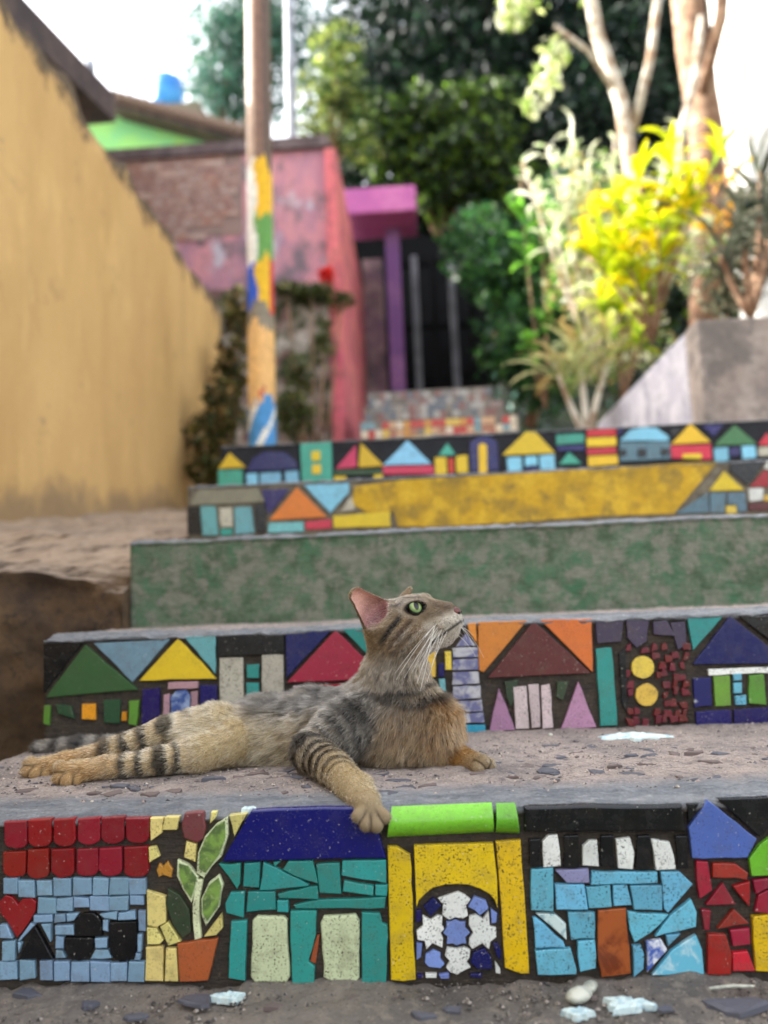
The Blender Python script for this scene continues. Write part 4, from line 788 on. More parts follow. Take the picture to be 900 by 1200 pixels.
    def ear_inside(P, NN):
        t = ((P-E0)@dE)/(dE@dE); rad = P-E0-np.clip(t, 0, 1)[:, None]*dE; R_ = .0232+(.0105-.0232)*np.clip(t, 0, 1)
        towards = np.einsum('ij,ij->i', NN, -rad/(np.linalg.norm(rad, axis=1)[:, None]+1e-9)); return (t > -.3)*(t < 1.32)*(np.linalg.norm(rad, axis=1) < R_+.001)*np.clip(towards*2.0+.35, 0, 1)*((NN@nE) > -.3)
    ein = ear_inside(Vv, VN)
    skin = col*.75; pinkc = np.array(lin((206, 158, 142))); deep = np.clip(1-tE*1.3, 0, 1)[:, None]; skin = skin*(1-ein[:, None])+ein[:, None]*(pinkc*(1-deep)+np.array(lin((132, 92, 92)))*deep)*(1+.18*fbm(Vv*130, 3, 19))[:, None]
    m_body = attr_mat('cat_skin', .75, 0, .2)
    me = bpy.data.meshes.new('cat_body'); me.from_pydata(Vv.tolist(), [], Q.tolist()); me.polygons.foreach_set('use_smooth', [True]*len(Q)); me.materials.append(m_body)
    ca = me.color_attributes.new('col', 'FLOAT_COLOR', 'POINT'); ca.data.foreach_set('color', np.concatenate([skin, np.ones((len(Vv), 1))], 1).ravel())
    body = link(bpy.data.objects.new('cat', me)); tag(body, 'brown tabby cat lying on the lowest step, looking up, one paw over the tiled edge', 'cat')
    # ---- fur
    tri = np.concatenate([Q[:, [0, 1, 2]], Q[:, [0, 2, 3]]]); A = .5*np.linalg.norm(np.cross(Vv[tri[:, 1]]-Vv[tri[:, 0]], Vv[tri[:, 2]]-Vv[tri[:, 0]]), axis=1)
    cen = Vv[tri].mean(1); isH = np.linalg.norm(cen-H, axis=1) < .075
    r = np.random.default_rng(5)
    wgt = A*np.where(isH, 2.2, 1.0)*np.where(cen[:, 2] < ZS[1]+.004, .25, 1)
    NH = 170000; ti = r.choice(len(tri), NH, p=wgt/wgt.sum()); uv = r.random((NH, 2)); fl_ = uv.sum(1) > 1; uv[fl_] = 1-uv[fl_]; bw = np.stack([1-uv.sum(1), uv[:, 0], uv[:, 1]], 1)
    P = np.einsum('ij,ijk->ik', bw, Vv[tri[ti]]); NN = np.einsum('ij,ijk->ik', bw, VN[tri[ti]]); NN /= np.linalg.norm(NN, axis=1)[:, None]
    col, flow, L, W_, (f, s, u), rr_ = coat(P); e_in = ear_inside(P, NN)
    nosed = np.linalg.norm(P-hp(74.5, 0, -8), axis=1)
    eyeb = np.min([np.sqrt((((P-so)@f1)/.0108)**2+(((P-so)@f2)/.0060)**2+(((P-so)@g_)/.011)**2) for c, g_, f1, f2, so in eyes], 0)
    keep_ = (r.random(NH) > e_in*.80) & (nosed > .0078) & (eyeb > 1.0)
    P, NN, col, flow, L = P[keep_], NN[keep_], col[keep_], flow[keep_], L[keep_]; hw = {k: v[keep_] for k, v in W_.items()}; e_in = e_in[keep_]; n = len(P)
    tg = flow-np.einsum('ij,ij->i', flow, NN)[:, None]*NN; tg /= np.linalg.norm(tg, axis=1)[:, None]+1e-6
    clump = np.stack([vnoise(P*150, 71), vnoise(P*150, 73), vnoise(P*150, 79)], 1)+.6*np.stack([vnoise(P*320, 81), vnoise(P*320, 83), vnoise(P*320, 89)], 1)
    short = hw['head']+hw['bridge']+hw['muzzle']+hw['toe']+hw['ear']+.4*hw['chin']
    lift = (.34+.16*r.standard_normal(n))*(1-.35*short)
    jit = r.standard_normal((n, 3))*.13+clump*(.55-.3*short)[:, None]; jit -= np.einsum('ij,ij->i', jit, NN)[:, None]*NN*.6
    Lh = L*r.uniform(.55, 1.25, n)*(1+.4*vnoise(P*70, 91)); k = 5; pts = np.zeros((n, k, 3)); pts[:, 0] = P-NN*.0006; dirn = NN*(lift[:, None]+.25)+tg+jit*.7
    for j in range(1, k):
        d_ = dirn/np.linalg.norm(dirn, axis=1)[:, None]; pts[:, j] = pts[:, j-1]+d_*(Lh/(k-1))[:, None]; dirn = dirn-NN*(.16*lift)[:, None]+np.array([0, 0, -.05])+jit*.12
    low_ = pts[..., 2] < ZS[1]+.001; onstep = pts[..., 1] > .012; pts[..., 2] = np.where(low_ & onstep, ZS[1]+.001+.0003*r.random((n, k)), pts[..., 2])
    cu = bpy.data.hair_curves.new('fur'); cu.add_curves([k]*n); cu.attributes['position'].data.foreach_set('vector', pts.astype(np.float32).ravel())
    ra = cu.attributes.get('radius') or cu.attributes.new('radius', 'FLOAT', 'POINT')
    rad0 = np.where(short > .5, .00013, .00022)*r.uniform(.8, 1.2, n); prof = np.array([1, 1, .85, .6, .22]); ra.data.foreach_set('value', (rad0[:, None]*prof).astype(np.float32).ravel())
    tick = r.random(n); br = np.where(tick < .22, r.uniform(.35, .7, n), np.where(tick > .75, r.uniform(1.15, 1.5, n), r.uniform(.8, 1.1, n))); br = 1+(br-1)*(1-.15*short)
    fs = P-tg*np.einsum('ij,ij->i', P, tg)[:, None]*.8; st_ = .8*vnoise(fs*190, 95)+.8*vnoise(fs*430, 97); br = br*np.clip(1+(1.0-.2*short)*st_, .14, 2.2); hc_ = col*br[:, None]; hc_ = hc_*(1-e_in[:, None])+e_in[:, None]*np.array(lin((214, 184, 160))); pt = np.array([.35, .6, .95, 1.2, 1.15]); hcol = np.clip(hc_[:, None, :]*pt[None, :, None], 0, .95)
    ca = cu.attributes.new('col', 'FLOAT_COLOR', 'POINT'); ca.data.foreach_set('color', np.concatenate([hcol, np.ones((n, k, 1))], -1).astype(np.float32).ravel())
    g = Nodes('cat_fur'); g.t.nodes.remove(g.b); hb_ = g.n('ShaderNodeBsdfHairPrincipled'); hb_.parametrization = 'COLOR'
    at_ = g.n('ShaderNodeAttribute', attribute_name='col'); g.l(at_.outputs['Color'], hb_.inputs['Color']); hb_.inputs['Roughness'].default_value = .42; hb_.inputs['Radial Roughness'].default_value = .6
    g.l(hb_.outputs[0], g.out.inputs[0]); cu.materials.append(g.m); link(bpy.data.objects.new('fur', cu), body)
    # ---- eyes
    def ball(name, c, R_, mat, rot=None, sx=(1, 1, 1), par=body, nu=28, nv=18):
        v = []; fc = []
        for j in range(nv+1):
            for i in range(nu): th = math.pi*j/nv; a = 2*math.pi*i/nu; v.append((R_*sx[0]*math.sin(th)*math.cos(a), R_*sx[1]*math.sin(th)*math.sin(a), R_*sx[2]*math.cos(th)))
        for j in range(nv):
            for i in range(nu): fc.append((j*nu+i, (j+1)*nu+i, (j+1)*nu+(i+1) % nu, j*nu+(i+1) % nu))
        o = mesh_obj(name, v, fc, mat, par, True); o.location = Vector(c)
        if rot is not None: o.rotation_euler = Matrix(np.stack(rot, 1).tolist()).to_euler()
        return o
    g = Nodes('cat_eye'); sx = g.n('ShaderNodeSeparateXYZ'); g.l(g.co, sx.inputs[0]); x, y = sx.outputs[0], sx.outputs[1]; R_ = .0106
    r2 = g.math('SQRT', g.math('ADD', g.math('POWER', x, 2.0), g.math('POWER', y, 2.0)))
    pup = g.math('SQRT', g.math('ADD', g.math('POWER', g.math('DIVIDE', x, .0034), 2.0), g.math('POWER', g.math('DIVIDE', y, .0054), 2.0)))
    iris = g.mix(g.ramp(r2, .002, .0078), srgb(196, 200, 120), srgb(112, 150, 96)); iris = g.mix(g.ramp(g.noise(900, 3), .35, .65, 0, .35), iris, srgb(70, 96, 60))
    iris = g.mix(g.ramp(r2, .0070, .0082), iris, srgb(30, 30, 24)); iris = g.mix(g.ramp(pup, .85, 1.1, 1, 0), iris, (.003, .003, .003, 1)); iris = g.mix(g.ramp(r2, .0084, .0090), iris, srgb(16, 13, 11))
    g.base(iris); g.rough(.06); g.b.inputs['Specular IOR Level'].default_value = .5; m_eye = g.m
    for (c, g_, f1, f2, so) in eyes:
        z_ = g_*.90+Hu*.22+Hf*.18; z_ /= np.linalg.norm(z_); x_ = np.cross(f2, z_); x_ /= np.linalg.norm(x_); y2 = np.cross(z_, x_); ball('eye', c, R_, m_eye, (x_, y2, z_))
    # ---- nose leather
    m_nose = two_tone('cat_nose', (112, 62, 54), (70, 36, 32), 200, .45, .6, None, .42)
    o = ball('nose', hp(73.4, 0, -8.4), .0078, m_nose, (Hf, Hs, Hu), (.66, 1.0, .72))
    m_dark = two_tone('cat_nostril', (20, 12, 10), (30, 18, 16), 50, .4, .6)
    for s_ in (1, -1): ball('nostril', hp(77.0, 4.0*s_, -10.6), .0016, m_dark, (Hf, Hs, Hu), (1, .8, .8), body, 10, 8)
    # ---- whiskers
    wp = []; wr = []
    for s_ in (1, -1):
        for i in range(12 if s_ > 0 else 8):
            a0 = hp(56+random.uniform(-9, 9), 15.5*s_, -12-random.uniform(0, 12)); ln = random.uniform(.045, .078)
            d0 = (-Hf*random.uniform(.3, .9)+Hs*s_*random.uniform(.35, .6)-Hu*random.uniform(.35, .7)) if s_ > 0 else (Hf*random.uniform(.1, .5)-Hs*.75-Hu*random.uniform(.1, .8))
            d0 = d0/np.linalg.norm(d0); q_ = [a0]
            for j in range(7): q_.append(q_[-1]+d0*ln/7); d0 = d0+np.array([0, 0, -.07])-Hf*.035; d0 /= np.linalg.norm(d0)
            wp.append(q_)
    for s_ in ():
        for i in range(2):
            a0 = hp(38+i*2, 12*s_, 20); d0 = Hu*.8+Hs*s_*.5-Hf*.3; d0 /= np.linalg.norm(d0); wp.append([a0+d0*.028*j/7+np.array([0, 0, -.003])*(j/7)**2 for j in range(8)])
    wp = np.array(wp); cw = bpy.data.hair_curves.new('whiskers'); cw.add_curves([8]*len(wp)); cw.attributes['position'].data.foreach_set('vector', wp.astype(np.float32).ravel())
    ra = cw.attributes.get('radius') or cw.attributes.new('radius', 'FLOAT', 'POINT'); ra.data.foreach_set('value', np.tile(np.linspace(.00030, .00010, 8), len(wp)).astype(np.float32))
    g = Nodes('cat_whisker'); g.base(srgb(236, 232, 222)); g.rough(.4); cw.materials.append(g.m); link(bpy.data.objects.new('whiskers', cw), body)
    return body
cat = build_cat()

# ================================================================ left side: walkway, ochre wall, houses
def wall_z(Y): return .427+.147*Y
def edge_z(Y): return np.where(Y < 1.07, .4135+.385*(Y-.76), .533+.147*(Y-1.07))
g = Nodes('walkway_concrete'); sx = g.n('ShaderNodeSeparateXYZ'); g.l(g.co, sx.inputs[0])
c = g.mix(g.ramp(g.noise(5, 5), .35, .65), srgb(176, 152, 128), srgb(148, 130, 114)); c = g.mix(g.ramp(g.noise(40, 5, .7), .5, .7), c, srgb(190, 170, 148)); c = g.mix(g.ramp(g.noise(14, 6, .6, dist=1.5), .58, .64), c, srgb(104, 90, 76))
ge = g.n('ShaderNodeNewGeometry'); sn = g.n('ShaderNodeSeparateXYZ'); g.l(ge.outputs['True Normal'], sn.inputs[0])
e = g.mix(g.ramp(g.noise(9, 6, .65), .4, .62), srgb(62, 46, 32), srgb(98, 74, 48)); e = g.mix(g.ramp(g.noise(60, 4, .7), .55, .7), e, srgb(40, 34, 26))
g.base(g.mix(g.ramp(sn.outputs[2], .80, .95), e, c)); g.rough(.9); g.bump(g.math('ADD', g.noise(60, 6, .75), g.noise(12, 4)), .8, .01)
xs = np.linspace(-1.34, -.592, 60); ts = np.concatenate([np.linspace(0, 1, 26), 1+np.linspace(0, 1, 90)[1:]**1.6]); V = []
for x in xs:
    fy = .70-.20*np.clip((-x-.74)/.3, 0, 1)**1.5
    for t in ts:
        if t <= 1: y = fy+.025*math.sin(t*math.pi/2)*0+ (0 if t < .8 else (t-.8)/.2*.02); z0 = float(wall_z(y))*(-x-.592)/.71+float(edge_z(np.array(y)))*(1.302+x)/.71; z = .0+t**.8*(z0-.012*(1 if t < .95 else .6))
        else: y = fy+.02+(t-1)*(4.9-fy); z = float(wall_z(y))*(-x-.592)/.71+float(edge_z(np.array(y)))*(1.302+x)/.71
        V.append((x, y, z))
V = np.array(V); n1 = fbm(V*7, 4, 51); n2 = fbm(V*40, 4, 53); front = np.tile(ts <= 1, len(xs)); V[:, 2] += np.where(front, 0, n1*.010+n2*.004); V[:, 1] += np.where(front, n1*.022+n2*.007, 0)
nn = len(ts); ii = np.arange(len(xs)*nn).reshape(len(xs), nn)
Fc = [tuple(x) for x in np.stack([ii[:-1, :-1], ii[1:, :-1], ii[1:, 1:], ii[:-1, 1:]], -1).reshape(-1, 4)]
k0 = len(V); V2 = V.reshape(len(xs), nn, 3)[-1].copy(); V2[:, 2] = 0.0; V = np.concatenate([V, V2]); Fc += [(int(ii[-1, j]), k0+j, k0+j+1, int(ii[-1, j+1])) for j in range(nn-1)]
tag(mesh_obj('walkway', V, Fc, g.m, None, True), kind='structure')

g = Nodes('ochre_stucco'); sx = g.n('ShaderNodeSeparateXYZ'); g.l(g.co, sx.inputs[0])
mp = g.n('ShaderNodeMapping'); mp.inputs['Scale'].default_value = (1, 1.4, .5); g.l(g.co, mp.inputs[0])
c = g.mix(g.ramp(g.noise(2.2, 5, .6, mp.outputs[0]), .35, .65), srgb(210, 172, 112), srgb(194, 156, 98)); c = g.mix(g.ramp(g.noise(5, 6, .65, mp.outputs[0]), .55, .72, 0, .7), c, srgb(222, 186, 122))
st = g.n('ShaderNodeMapping'); st.inputs['Scale'].default_value = (1, 4, .7); g.l(g.co, st.inputs[0]); c = g.mix(g.ramp(g.noise(1.2, 5, .6, st.outputs[0]), .60, .74, 0, .22), c, srgb(150, 122, 84)); c = g.mix(g.ramp(g.noise(3.1, 7, .7, dist=.5), .60, .66, 0, .5), c, srgb(176, 142, 92)); c = g.mix(g.ramp(g.noise(9, 5, .6), .68, .72, 0, .6), c, srgb(150, 128, 98))
topf = g.ramp(g.math('ADD', sx.outputs[2], g.ramp(g.noise(7, 6, .7), .2, .8, -.14, .14)), 2.30, 2.37); c = g.mix(topf, c, srgb(86, 70, 48))
basef = g.ramp(g.math('ADD', g.math('SUBTRACT', sx.outputs[2], g.math('MULTIPLY', sx.outputs[1], .147)), g.ramp(g.noise(5, 5, .65), .2, .8, -.12, .12)), .46, .58, 1, 0); c = g.mix(g.math('MULTIPLY', basef, .75), c, srgb(128, 108, 84))
g.base(c); g.rough(.9); g.bump(g.math('ADD', g.noise(45, 5, .7), g.math('MULTIPLY', g.noise(5, 4), 1.5)), .45, .012); m_och = g.m
ys = np.linspace(-2.2, 4.36, 90); zs = np.linspace(0, 1, 30); V = []
for y in ys:
    tz = 2.40+.02*math.sin(y*2.1)+float(fbm(np.array([[y*6, 0, 0]]), 3, 61)[0])*.05
    end = .10*np.clip((y-4.2)/.16, 0, 1)**2
    for z in zs: V.append((-1.30+.004*math.sin(9*y+5*z)-end, y, .25+z*(tz-.25)))
    V.append((-1.36-end, y, tz+.01)); V.append((-1.50, y, tz-.02)); V.append((-1.50, y, .2))
nn = len(zs)+3; ii = np.arange(len(ys)*nn).reshape(len(ys), nn); Fc = [tuple(x)[::-1] for x in np.stack([ii[:-1, :-1], ii[1:, :-1], ii[1:, 1:], ii[:-1, 1:]], -1).reshape(-1, 4)]
Fc.append(tuple(int(i) for i in ii[-1])); Fc.append(tuple(int(i) for i in ii[0][::-1]))
tag(mesh_obj('garden_wall', V, Fc, m_och, None, True), 'tall ochre yellow stucco wall with a crumbling dark top edge beside the stairs', 'wall')

# house behind the ochre wall: only its dark eaves show
m_roof = paint_mat('weathered_roof', [(74, 62, 62), (58, 50, 52), (92, 78, 72)], 3, .85, .5, .02, 30)
m_dull = paint_mat('dull_plaster', [(120, 108, 96), (100, 92, 84)], 2, .9)  # plain grey-brown plaster for two house walls
ea, eb = atX(30, 0, -2.2), atX(136, 112, -2.2); sl_ = (eb[2]-ea[2])/(eb[1]-ea[1])
hb_ = empty('side_house', (-4, 1, 0)); tag(hb_, 'house behind the ochre wall with a dark overhanging roof edge', 'house')
keep(box('wall', (-7.5, -7, 0), (-2.75, eb[1]-.3, ea[2]-.35), m_dull), hb_)
V = []; 
for y in (-7.5, float(eb[1])):
    z = ea[2]+sl_*(y-ea[1])
    for (x, dz) in ((-2.2, 0), (-2.2, -.22), (-2.7, -.24), (-5.0, .95), (-8, -.2), (-8, .1), (-5.0, 1.25)): V.append((x, y, z+dz))
keep(mesh_obj('roof', V, [(0, 1, 8, 7), (1, 2, 9, 8), (2, 3, 10, 9), (3, 4, 11, 10), (4, 5, 12, 11), (5, 6, 13, 12), (6, 0, 7, 13), (0, 6, 5, 4, 3, 2, 1), (7, 8, 9, 10, 11, 12, 13)], m_roof), hb_)
m_pipe = paint_mat('grey_pipe', [(150, 156, 166), (120, 124, 132)], 4, .6)
v, f = tube_data([atY(106, 140, 4.9), atY(105, 72, 4.9)], .045, 10); keep(mesh_obj('downpipe', v, f, m_pipe, None, True), hb_)

# lime house further back
m_lime = paint_mat('lime_wall', [(150, 214, 120), (164, 208, 96), (130, 206, 136)], 1, .85, .2)
gh = empty('lime_house', (float(atY(190, 150, 8.5)[0]), 9.5, 0)); tag(gh, 'pale lime green house with a dark tiled roof behind the brick wall', 'house')
p0, p1 = atY(80, 60, 8.5), atY(290, 152, 8.5); q0, q1 = atY(60, 180, 8.5), atY(275, 180, 8.5)
V = [(p0[0], 8.5, .3), (q1[0], 8.5, .3), (q1[0], 8.5, float(atY(270, 158, 8.5)[2])), (p0[0], 8.5, float(atY(80, 88, 8.5)[2]))]; V += [(x, 12, z) for x, y, z in V]
keep(mesh_obj('wall', V, [(0, 1, 2, 3), (1, 5, 6, 2), (5, 4, 7, 6), (4, 0, 3, 7), (3, 2, 6, 7)], m_lime), gh)
rp = [atY(60, 66, 8.2), atY(135, 110, 8.2), atY(284, 150, 8.2)]; V = []
for p in rp:
    for dy, dz in ((0, 0), (0, -.17), (4.2, -.1), (4.2, .12)): V.append((p[0], p[1]+dy, p[2]+dz))
lr = keep(mesh_obj('roof', V, [tuple(a*4+k for k in (0, 1)) + tuple(a*4+4+k for k in (1, 0)) for a in (0, 1)]+[tuple(a*4+k for k in (1, 2))+tuple(a*4+4+k for k in (2, 1)) for a in (0, 1)]+[tuple(a*4+k for k in (3, 0))+tuple(a*4+4+k for k in (0, 3)) for a in (0, 1)]+[(0, 3, 2, 1), (8, 9, 10, 11)], m_roof), gh)
m_rt = paint_mat('roof_tile_clay', [(96, 76, 66), (72, 60, 56), (120, 100, 84)], 5, .85, .4)
for i in range(17):
    t = i/16; p = rp[1]*(1-t)+rp[2]*t; v, f = tube_data([p+np.array([0, -.05, -.05]), p+np.array([0, .5, .06])], .075, 8); keep(mesh_obj('roof_tile', v-p, f, m_rt, None, True), lr).location = Vector(p)
# water tank and mast on roofs far behind
m_tank = two_tone('blue_plastic', (40, 130, 214), (70, 160, 232), 3, .4, .6, None, .4)
tb = atY(196, 118, 11); tp = atY(196, 92, 11); rw = float(atY(214, 100, 11)[0]-tb[0]); v = []; f = []
for z, r in ((tb[2]-.3, rw*.92), (tb[2], rw), (tb[2]+.12, rw*1.02), (tp[2]-.05, rw*.95), (tp[2]+.02, rw*.6), (tp[2]+.06, rw*.25)):
    for k in range(20): v.append((tb[0]+r*math.cos(k*math.pi/10), 11+r*math.sin(k*math.pi/10), z))
for j in range(5):
    for k in range(20): f.append((j*20+k, j*20+(k+1) % 20, (j+1)*20+(k+1) % 20, (j+1)*20+k))
f.append(tuple(100+k for k in range(20))); f.append(tuple(range(20))[::-1])
tag(mesh_obj('water_tank', v, f, m_tank, None, True), 'bright blue water tank on a rooftop behind the lime house', 'water tank')
bh = empty('far_house', (-4, 12, 0)); tag(bh, 'plain far house whose roof carries the blue tank', 'house')
keep(box('wall', (-6, 10.6, 0), (float(atY(235, 120, 10.6)[0]), 14, float(atY(200, 121, 10.6)[2])), m_dull), bh)
m_mast = paint_mat('mast_metal', [(150, 150, 160), (130, 130, 140)], 3, .5)
a, b = atY(162, 128, 14), atY(160, -40, 14); V, Fc = [], []
parts = [tube_data([a+np.array([dx, 0, 0]), b+np.array([dx, 0, 0])], .03, 6) for dx in (-.16, .16)]
for i in range(12):
    t = i/11; p = a*(1-t)+b*t; parts.append(tube_data([p+np.array([-.16, 0, 0]), p+np.array([.16, 0, .25*(-1)**i])], .02, 5))
V, Fc = join(parts); tag(mesh_obj('radio_mast', V, Fc, m_mast), 'thin pale lattice mast standing against the white sky', 'mast')

# ================================================================ painted pole and thin pole
pc = (atY(290, 515, 2.85)+atY(325, 515, 2.85))/2; pt = (atY(287, 0, 2.85)+atY(317, 0, 2.85))/2; pd = (pt-pc)/(pt[2]-pc[2])
def zpx(y): return float(atY(305, y, 2.85)[2])
n = 40; zz = np.linspace(.75, 6.0, 260); V = []; C = []
def pole_col(z, a):                                     # a: 0 = facing right, 90 = facing the stairs below
    y = np.interp(z, [zpx(v) for v in (520, 400, 300, 200, 100, 0)][::1], (520, 400, 300, 200, 100, 0)); left = a > 96+10*math.sin(z*23); y = y+7*math.sin(a*.045+z*9)+4*math.sin(a*.11+2)
    w = math.sin(a*.35+z*40)*4
    if y+w > 476: return (70, 140, 196) if math.sin(a*.06+z*30) < .75 else (226, 222, 206)
    if y+w*.5 > 388: return (196, 60, 52) if (abs(y-462) < 5 and abs(a-80) < 14) else ((224, 176, 110) if a < 120 else (226, 186, 126))
    if y > 366: return (132, 122, 104)
    if y > 312: return (36, 84, 190) if left else ((222, 176, 20) if a > 40 else (200, 60, 40))
    if y > 200: return (232, 228, 216) if left else ((232, 180, 16) if y < 256 else ((96, 150, 70) if a < 88 else (120, 160, 84)))
    return (178, 146, 120) if a > 100 else ((128, 96, 78) if a > 60 else (96, 76, 64))  # bare wood: lit left and shaded right side put into the colour
for z in zz:
    c = pc+pd*(z-pc[2]); r = .067-.002*(z-1)
    for k in range(n):
        w = 2*math.pi*k/n; V.append((c[0]+r*math.cos(w), c[1]-r*math.sin(w), z))
Fc = []; C = []
for j in range(len(zz)-1):
    for k in range(n):
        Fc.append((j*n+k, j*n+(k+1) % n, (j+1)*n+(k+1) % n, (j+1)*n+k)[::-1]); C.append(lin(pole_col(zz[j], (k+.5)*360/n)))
m_pole = attr_mat('painted_pole', .6, 0, .4, 40)
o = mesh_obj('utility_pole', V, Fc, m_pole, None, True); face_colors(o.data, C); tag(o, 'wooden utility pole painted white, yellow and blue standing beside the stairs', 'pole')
v, f = tube_data([atY(342, 165, 6.5)-np.array([0, 0, 2.5]), atY(340, 80, 6.5), atY(338, -60, 6.5)], .05, 10)
tag(mesh_obj('utility_pole', v, f, m_pipe, None, True), 'thin plain grey pole rising behind the pink house wall', 'pole')

# ================================================================ pink house, brick patch
YP = 4.8
g = Nodes('pink_plaster'); mp = g.n('ShaderNodeMapping'); mp.inputs['Scale'].default_value = (1, 1, .6); g.l(g.co, mp.inputs[0])
c = g.mix(g.ramp(g.noise(1.4, 5, .6, mp.outputs[0]), .4, .6), srgb(176, 126, 142), srgb(150, 122, 144)); c = g.mix(g.ramp(g.noise(2.6, 6, .65, mp.outputs[0]), .48, .58), c, srgb(200, 138, 146)); c = g.mix(g.ramp(g.noise(3.3, 6, .7), .49, .60), c, srgb(118, 102, 110)); c = g.mix(g.ramp(g.noise(4.6, 6, .7, mp.outputs[0]), .55, .64), c, srgb(186, 178, 188))
g.base(c); g.rough(.9); g.bump(g.noise(30, 5, .7), .5, .01); m_pinkw = g.m
m_moss = paint_mat('mossy_plaster', [(166, 150, 140), (74, 80, 50), (196, 186, 176), (120, 84, 84), (54, 62, 38)], 3.2, .95, .5, .01, 40)
m_coral = paint_mat('coral_paint', [(214, 110, 116), (206, 92, 116), (222, 134, 122), (170, 92, 96)], 2.4, .85, .4, .008, 40)
m_cop = paint_mat('dark_coping', [(92, 74, 76), (70, 60, 62), (110, 96, 96)], 4, .9, .4)
c1 = atY(389, 165, YP); zt = float(c1[2]); xr = float(c1[0]); zmid = float(atY(330, 338, YP)[2])
ph = empty('pink_house', (xr-1.2, YP+.8, .5)); tag(ph, 'weathered pink and mauve house wall with bare brick patch and mossy base', 'house')
pw = keep(box('wall', (xr-3.2, YP, .2), (xr-.06, YP+3.9, zt-.06), m_pinkw), ph)
keep(box('base_wall', (xr-2.2, YP-.05, .2), (xr-.062, YP-.002, zmid), m_moss), ph)
keep(box('coping', (xr-3.25, YP-.04, zt-.06), (xr-.02, YP+3.9, zt+.03), m_cop), ph)
yb = float(atX(441, 420, xr)[1]); cs = 24; V = []
ys = np.linspace(YP-.06, max(yb, YP+3.2), cs)
for y in ys:
    for x in (xr-.058, xr+.03):
        for z in (.2, zt-.09-.01*math.sin(y*7)): V.append((x, y, z))
Fc = []
for j in range(cs-1):
    a, b = j*4, j*4+4; Fc += [(a+2, b+2, b+3, a+3), (a+1, a+3, b+3, b+1), (b, a, a+1, b+1)]
Fc += [(0, 2, 3, 1), tuple((cs-1)*4+k for k in (0, 1, 3, 2))]
keep(mesh_obj('side_wall', V, Fc, m_coral), ph)
# bricks
BR = []
for k in range(6):
    m_ = paint_mat('brick_clay', [[(176, 128, 112), (186, 146, 130), (160, 118, 108), (196, 160, 146), (170, 136, 128), (150, 110, 104)][k], (150, 118, 110), (182, 158, 148)], 9, .9, .4, .006, 50, True)
    r_ = np.random.default_rng(k); V = np.array([(x, y, z) for x in (-.5, .5) for y in (-.5, .5) for z in (-.5, .5)])*np.array([.162, .012, .043])+r_.normal(0, .0015, (8, 3))
    me = bpy.data.meshes.new('brick'); me.from_pydata(V.tolist(), [], [(0, 1, 3, 2), (4, 6, 7, 5), (0, 4, 5, 1), (2, 3, 7, 6), (0, 2, 6, 4), (1, 5, 7, 3)]); me.materials.append(m_); BR.append(me)
keep(box('mortar', (float(atY(120, 200, YP)[0]), YP-.006, float(atY(140, 284, YP)[2])), (float(atY(284, 200, YP)[0]), YP-.001, float(atY(200, 174, YP)[2])), paint_mat('mortar', [(150, 124, 116), (136, 114, 108)], 6, .95)), ph)
b0, b1 = atY(140, 176, YP), atY(283, 282, YP); nb = 0
for j in range(int((b0[2]-b1[2])/.060)):
    ro_ = random.uniform(0, .166)
    for i in range(-1, 12):
        x = b0[0]+.08+i*.166+ro_-.08; z = b0[2]-.05-j*.060
        lim = b1[0]-.06-.25*max(0, (j-6))/4*random.random()
        if x < b0[0]-.25 or x > lim: continue
        o = bpy.data.objects.new('brick', random.choice(BR)); link(o); o.location = (x+random.uniform(-.006, .006), YP-.009+random.uniform(-.002, .002), z); o.rotation_euler = (0, random.uniform(-.02, .02), 0); keep(o, pw)
# purple lintel and post of the passage
m_purp = paint_mat('purple_paint', [(178, 92, 152), (166, 84, 146), (190, 108, 160)], 2, .8, .2)
l0, l1 = atY(396, 222, 6.2), atY(488, 246, 6.2); pg = empty('passage_frame', (float(l1[0]), 6.3, .5)); tag(pg, 'purple painted lintel and post of a passage beyond the pink house', 'gateway')
keep(box('lintel', (l0[0], 6.2, l1[2]), (l1[0], 6.75, l0[2]), m_purp, None, .015), pg)
m_purp2 = paint_mat('violet_paint', [(104, 66, 120), (86, 58, 104), (124, 84, 130)], 2, .8, .2)
q0, q1 = atY(452, 300, 6.5), atY(474, 420, 6.5); keep(box('post', (q0[0], 6.5, .5), (q1[0], 6.62, l1[2]+.003), m_purp2), pg)
q0, q1 = atY(424, 290, 7.0), atY(452, 420, 7.0); keep(box('inner_wall', (q0[0], 6.98, .5), (q1[0], 7.1, l1[2]-.1), paint_mat('mauve_plaster', [(120, 96, 110), (90, 80, 84), (150, 130, 130)], 3, .9)), pg)
# dark gate with pale bars at the head of the stairs, black sheet behind
m_gate = paint_mat('gate_iron_and_shade', [(16, 17, 19), (11, 12, 13)], 5, .6); m_gate.node_tree.nodes['Principled BSDF'].inputs['Specular IOR Level'].default_value = .05; m_bar = paint_mat('pale_bar', [(96, 99, 106), (74, 76, 82)], 5, .6)
gt = empty('iron_gate', (float(atY(515, 440, 7.2)[0]), 7.2, 1.9)); tag(gt, 'dark iron gate with a few pale uprights at the top of the stairs', 'gate')
for px in (470, 492, 514, 536, 558):
    p = atY(px, 455, 7.2); q = atY(px, 300, 7.2); pale = px in (492, 536)
    keep(box('bar', (p[0]-.035, 7.18, p[2]-.4), (p[0]+.035, 7.24, q[2]), m_bar if pale else m_gate), gt)
for py in (310, 385, 445):
    p = atY(466, py, 7.25); q = atY(566, py, 7.25); keep(box('rail', (p[0], 7.241, p[2]-.03), (q[0], 7.28, p[2]+.03), m_gate), gt)
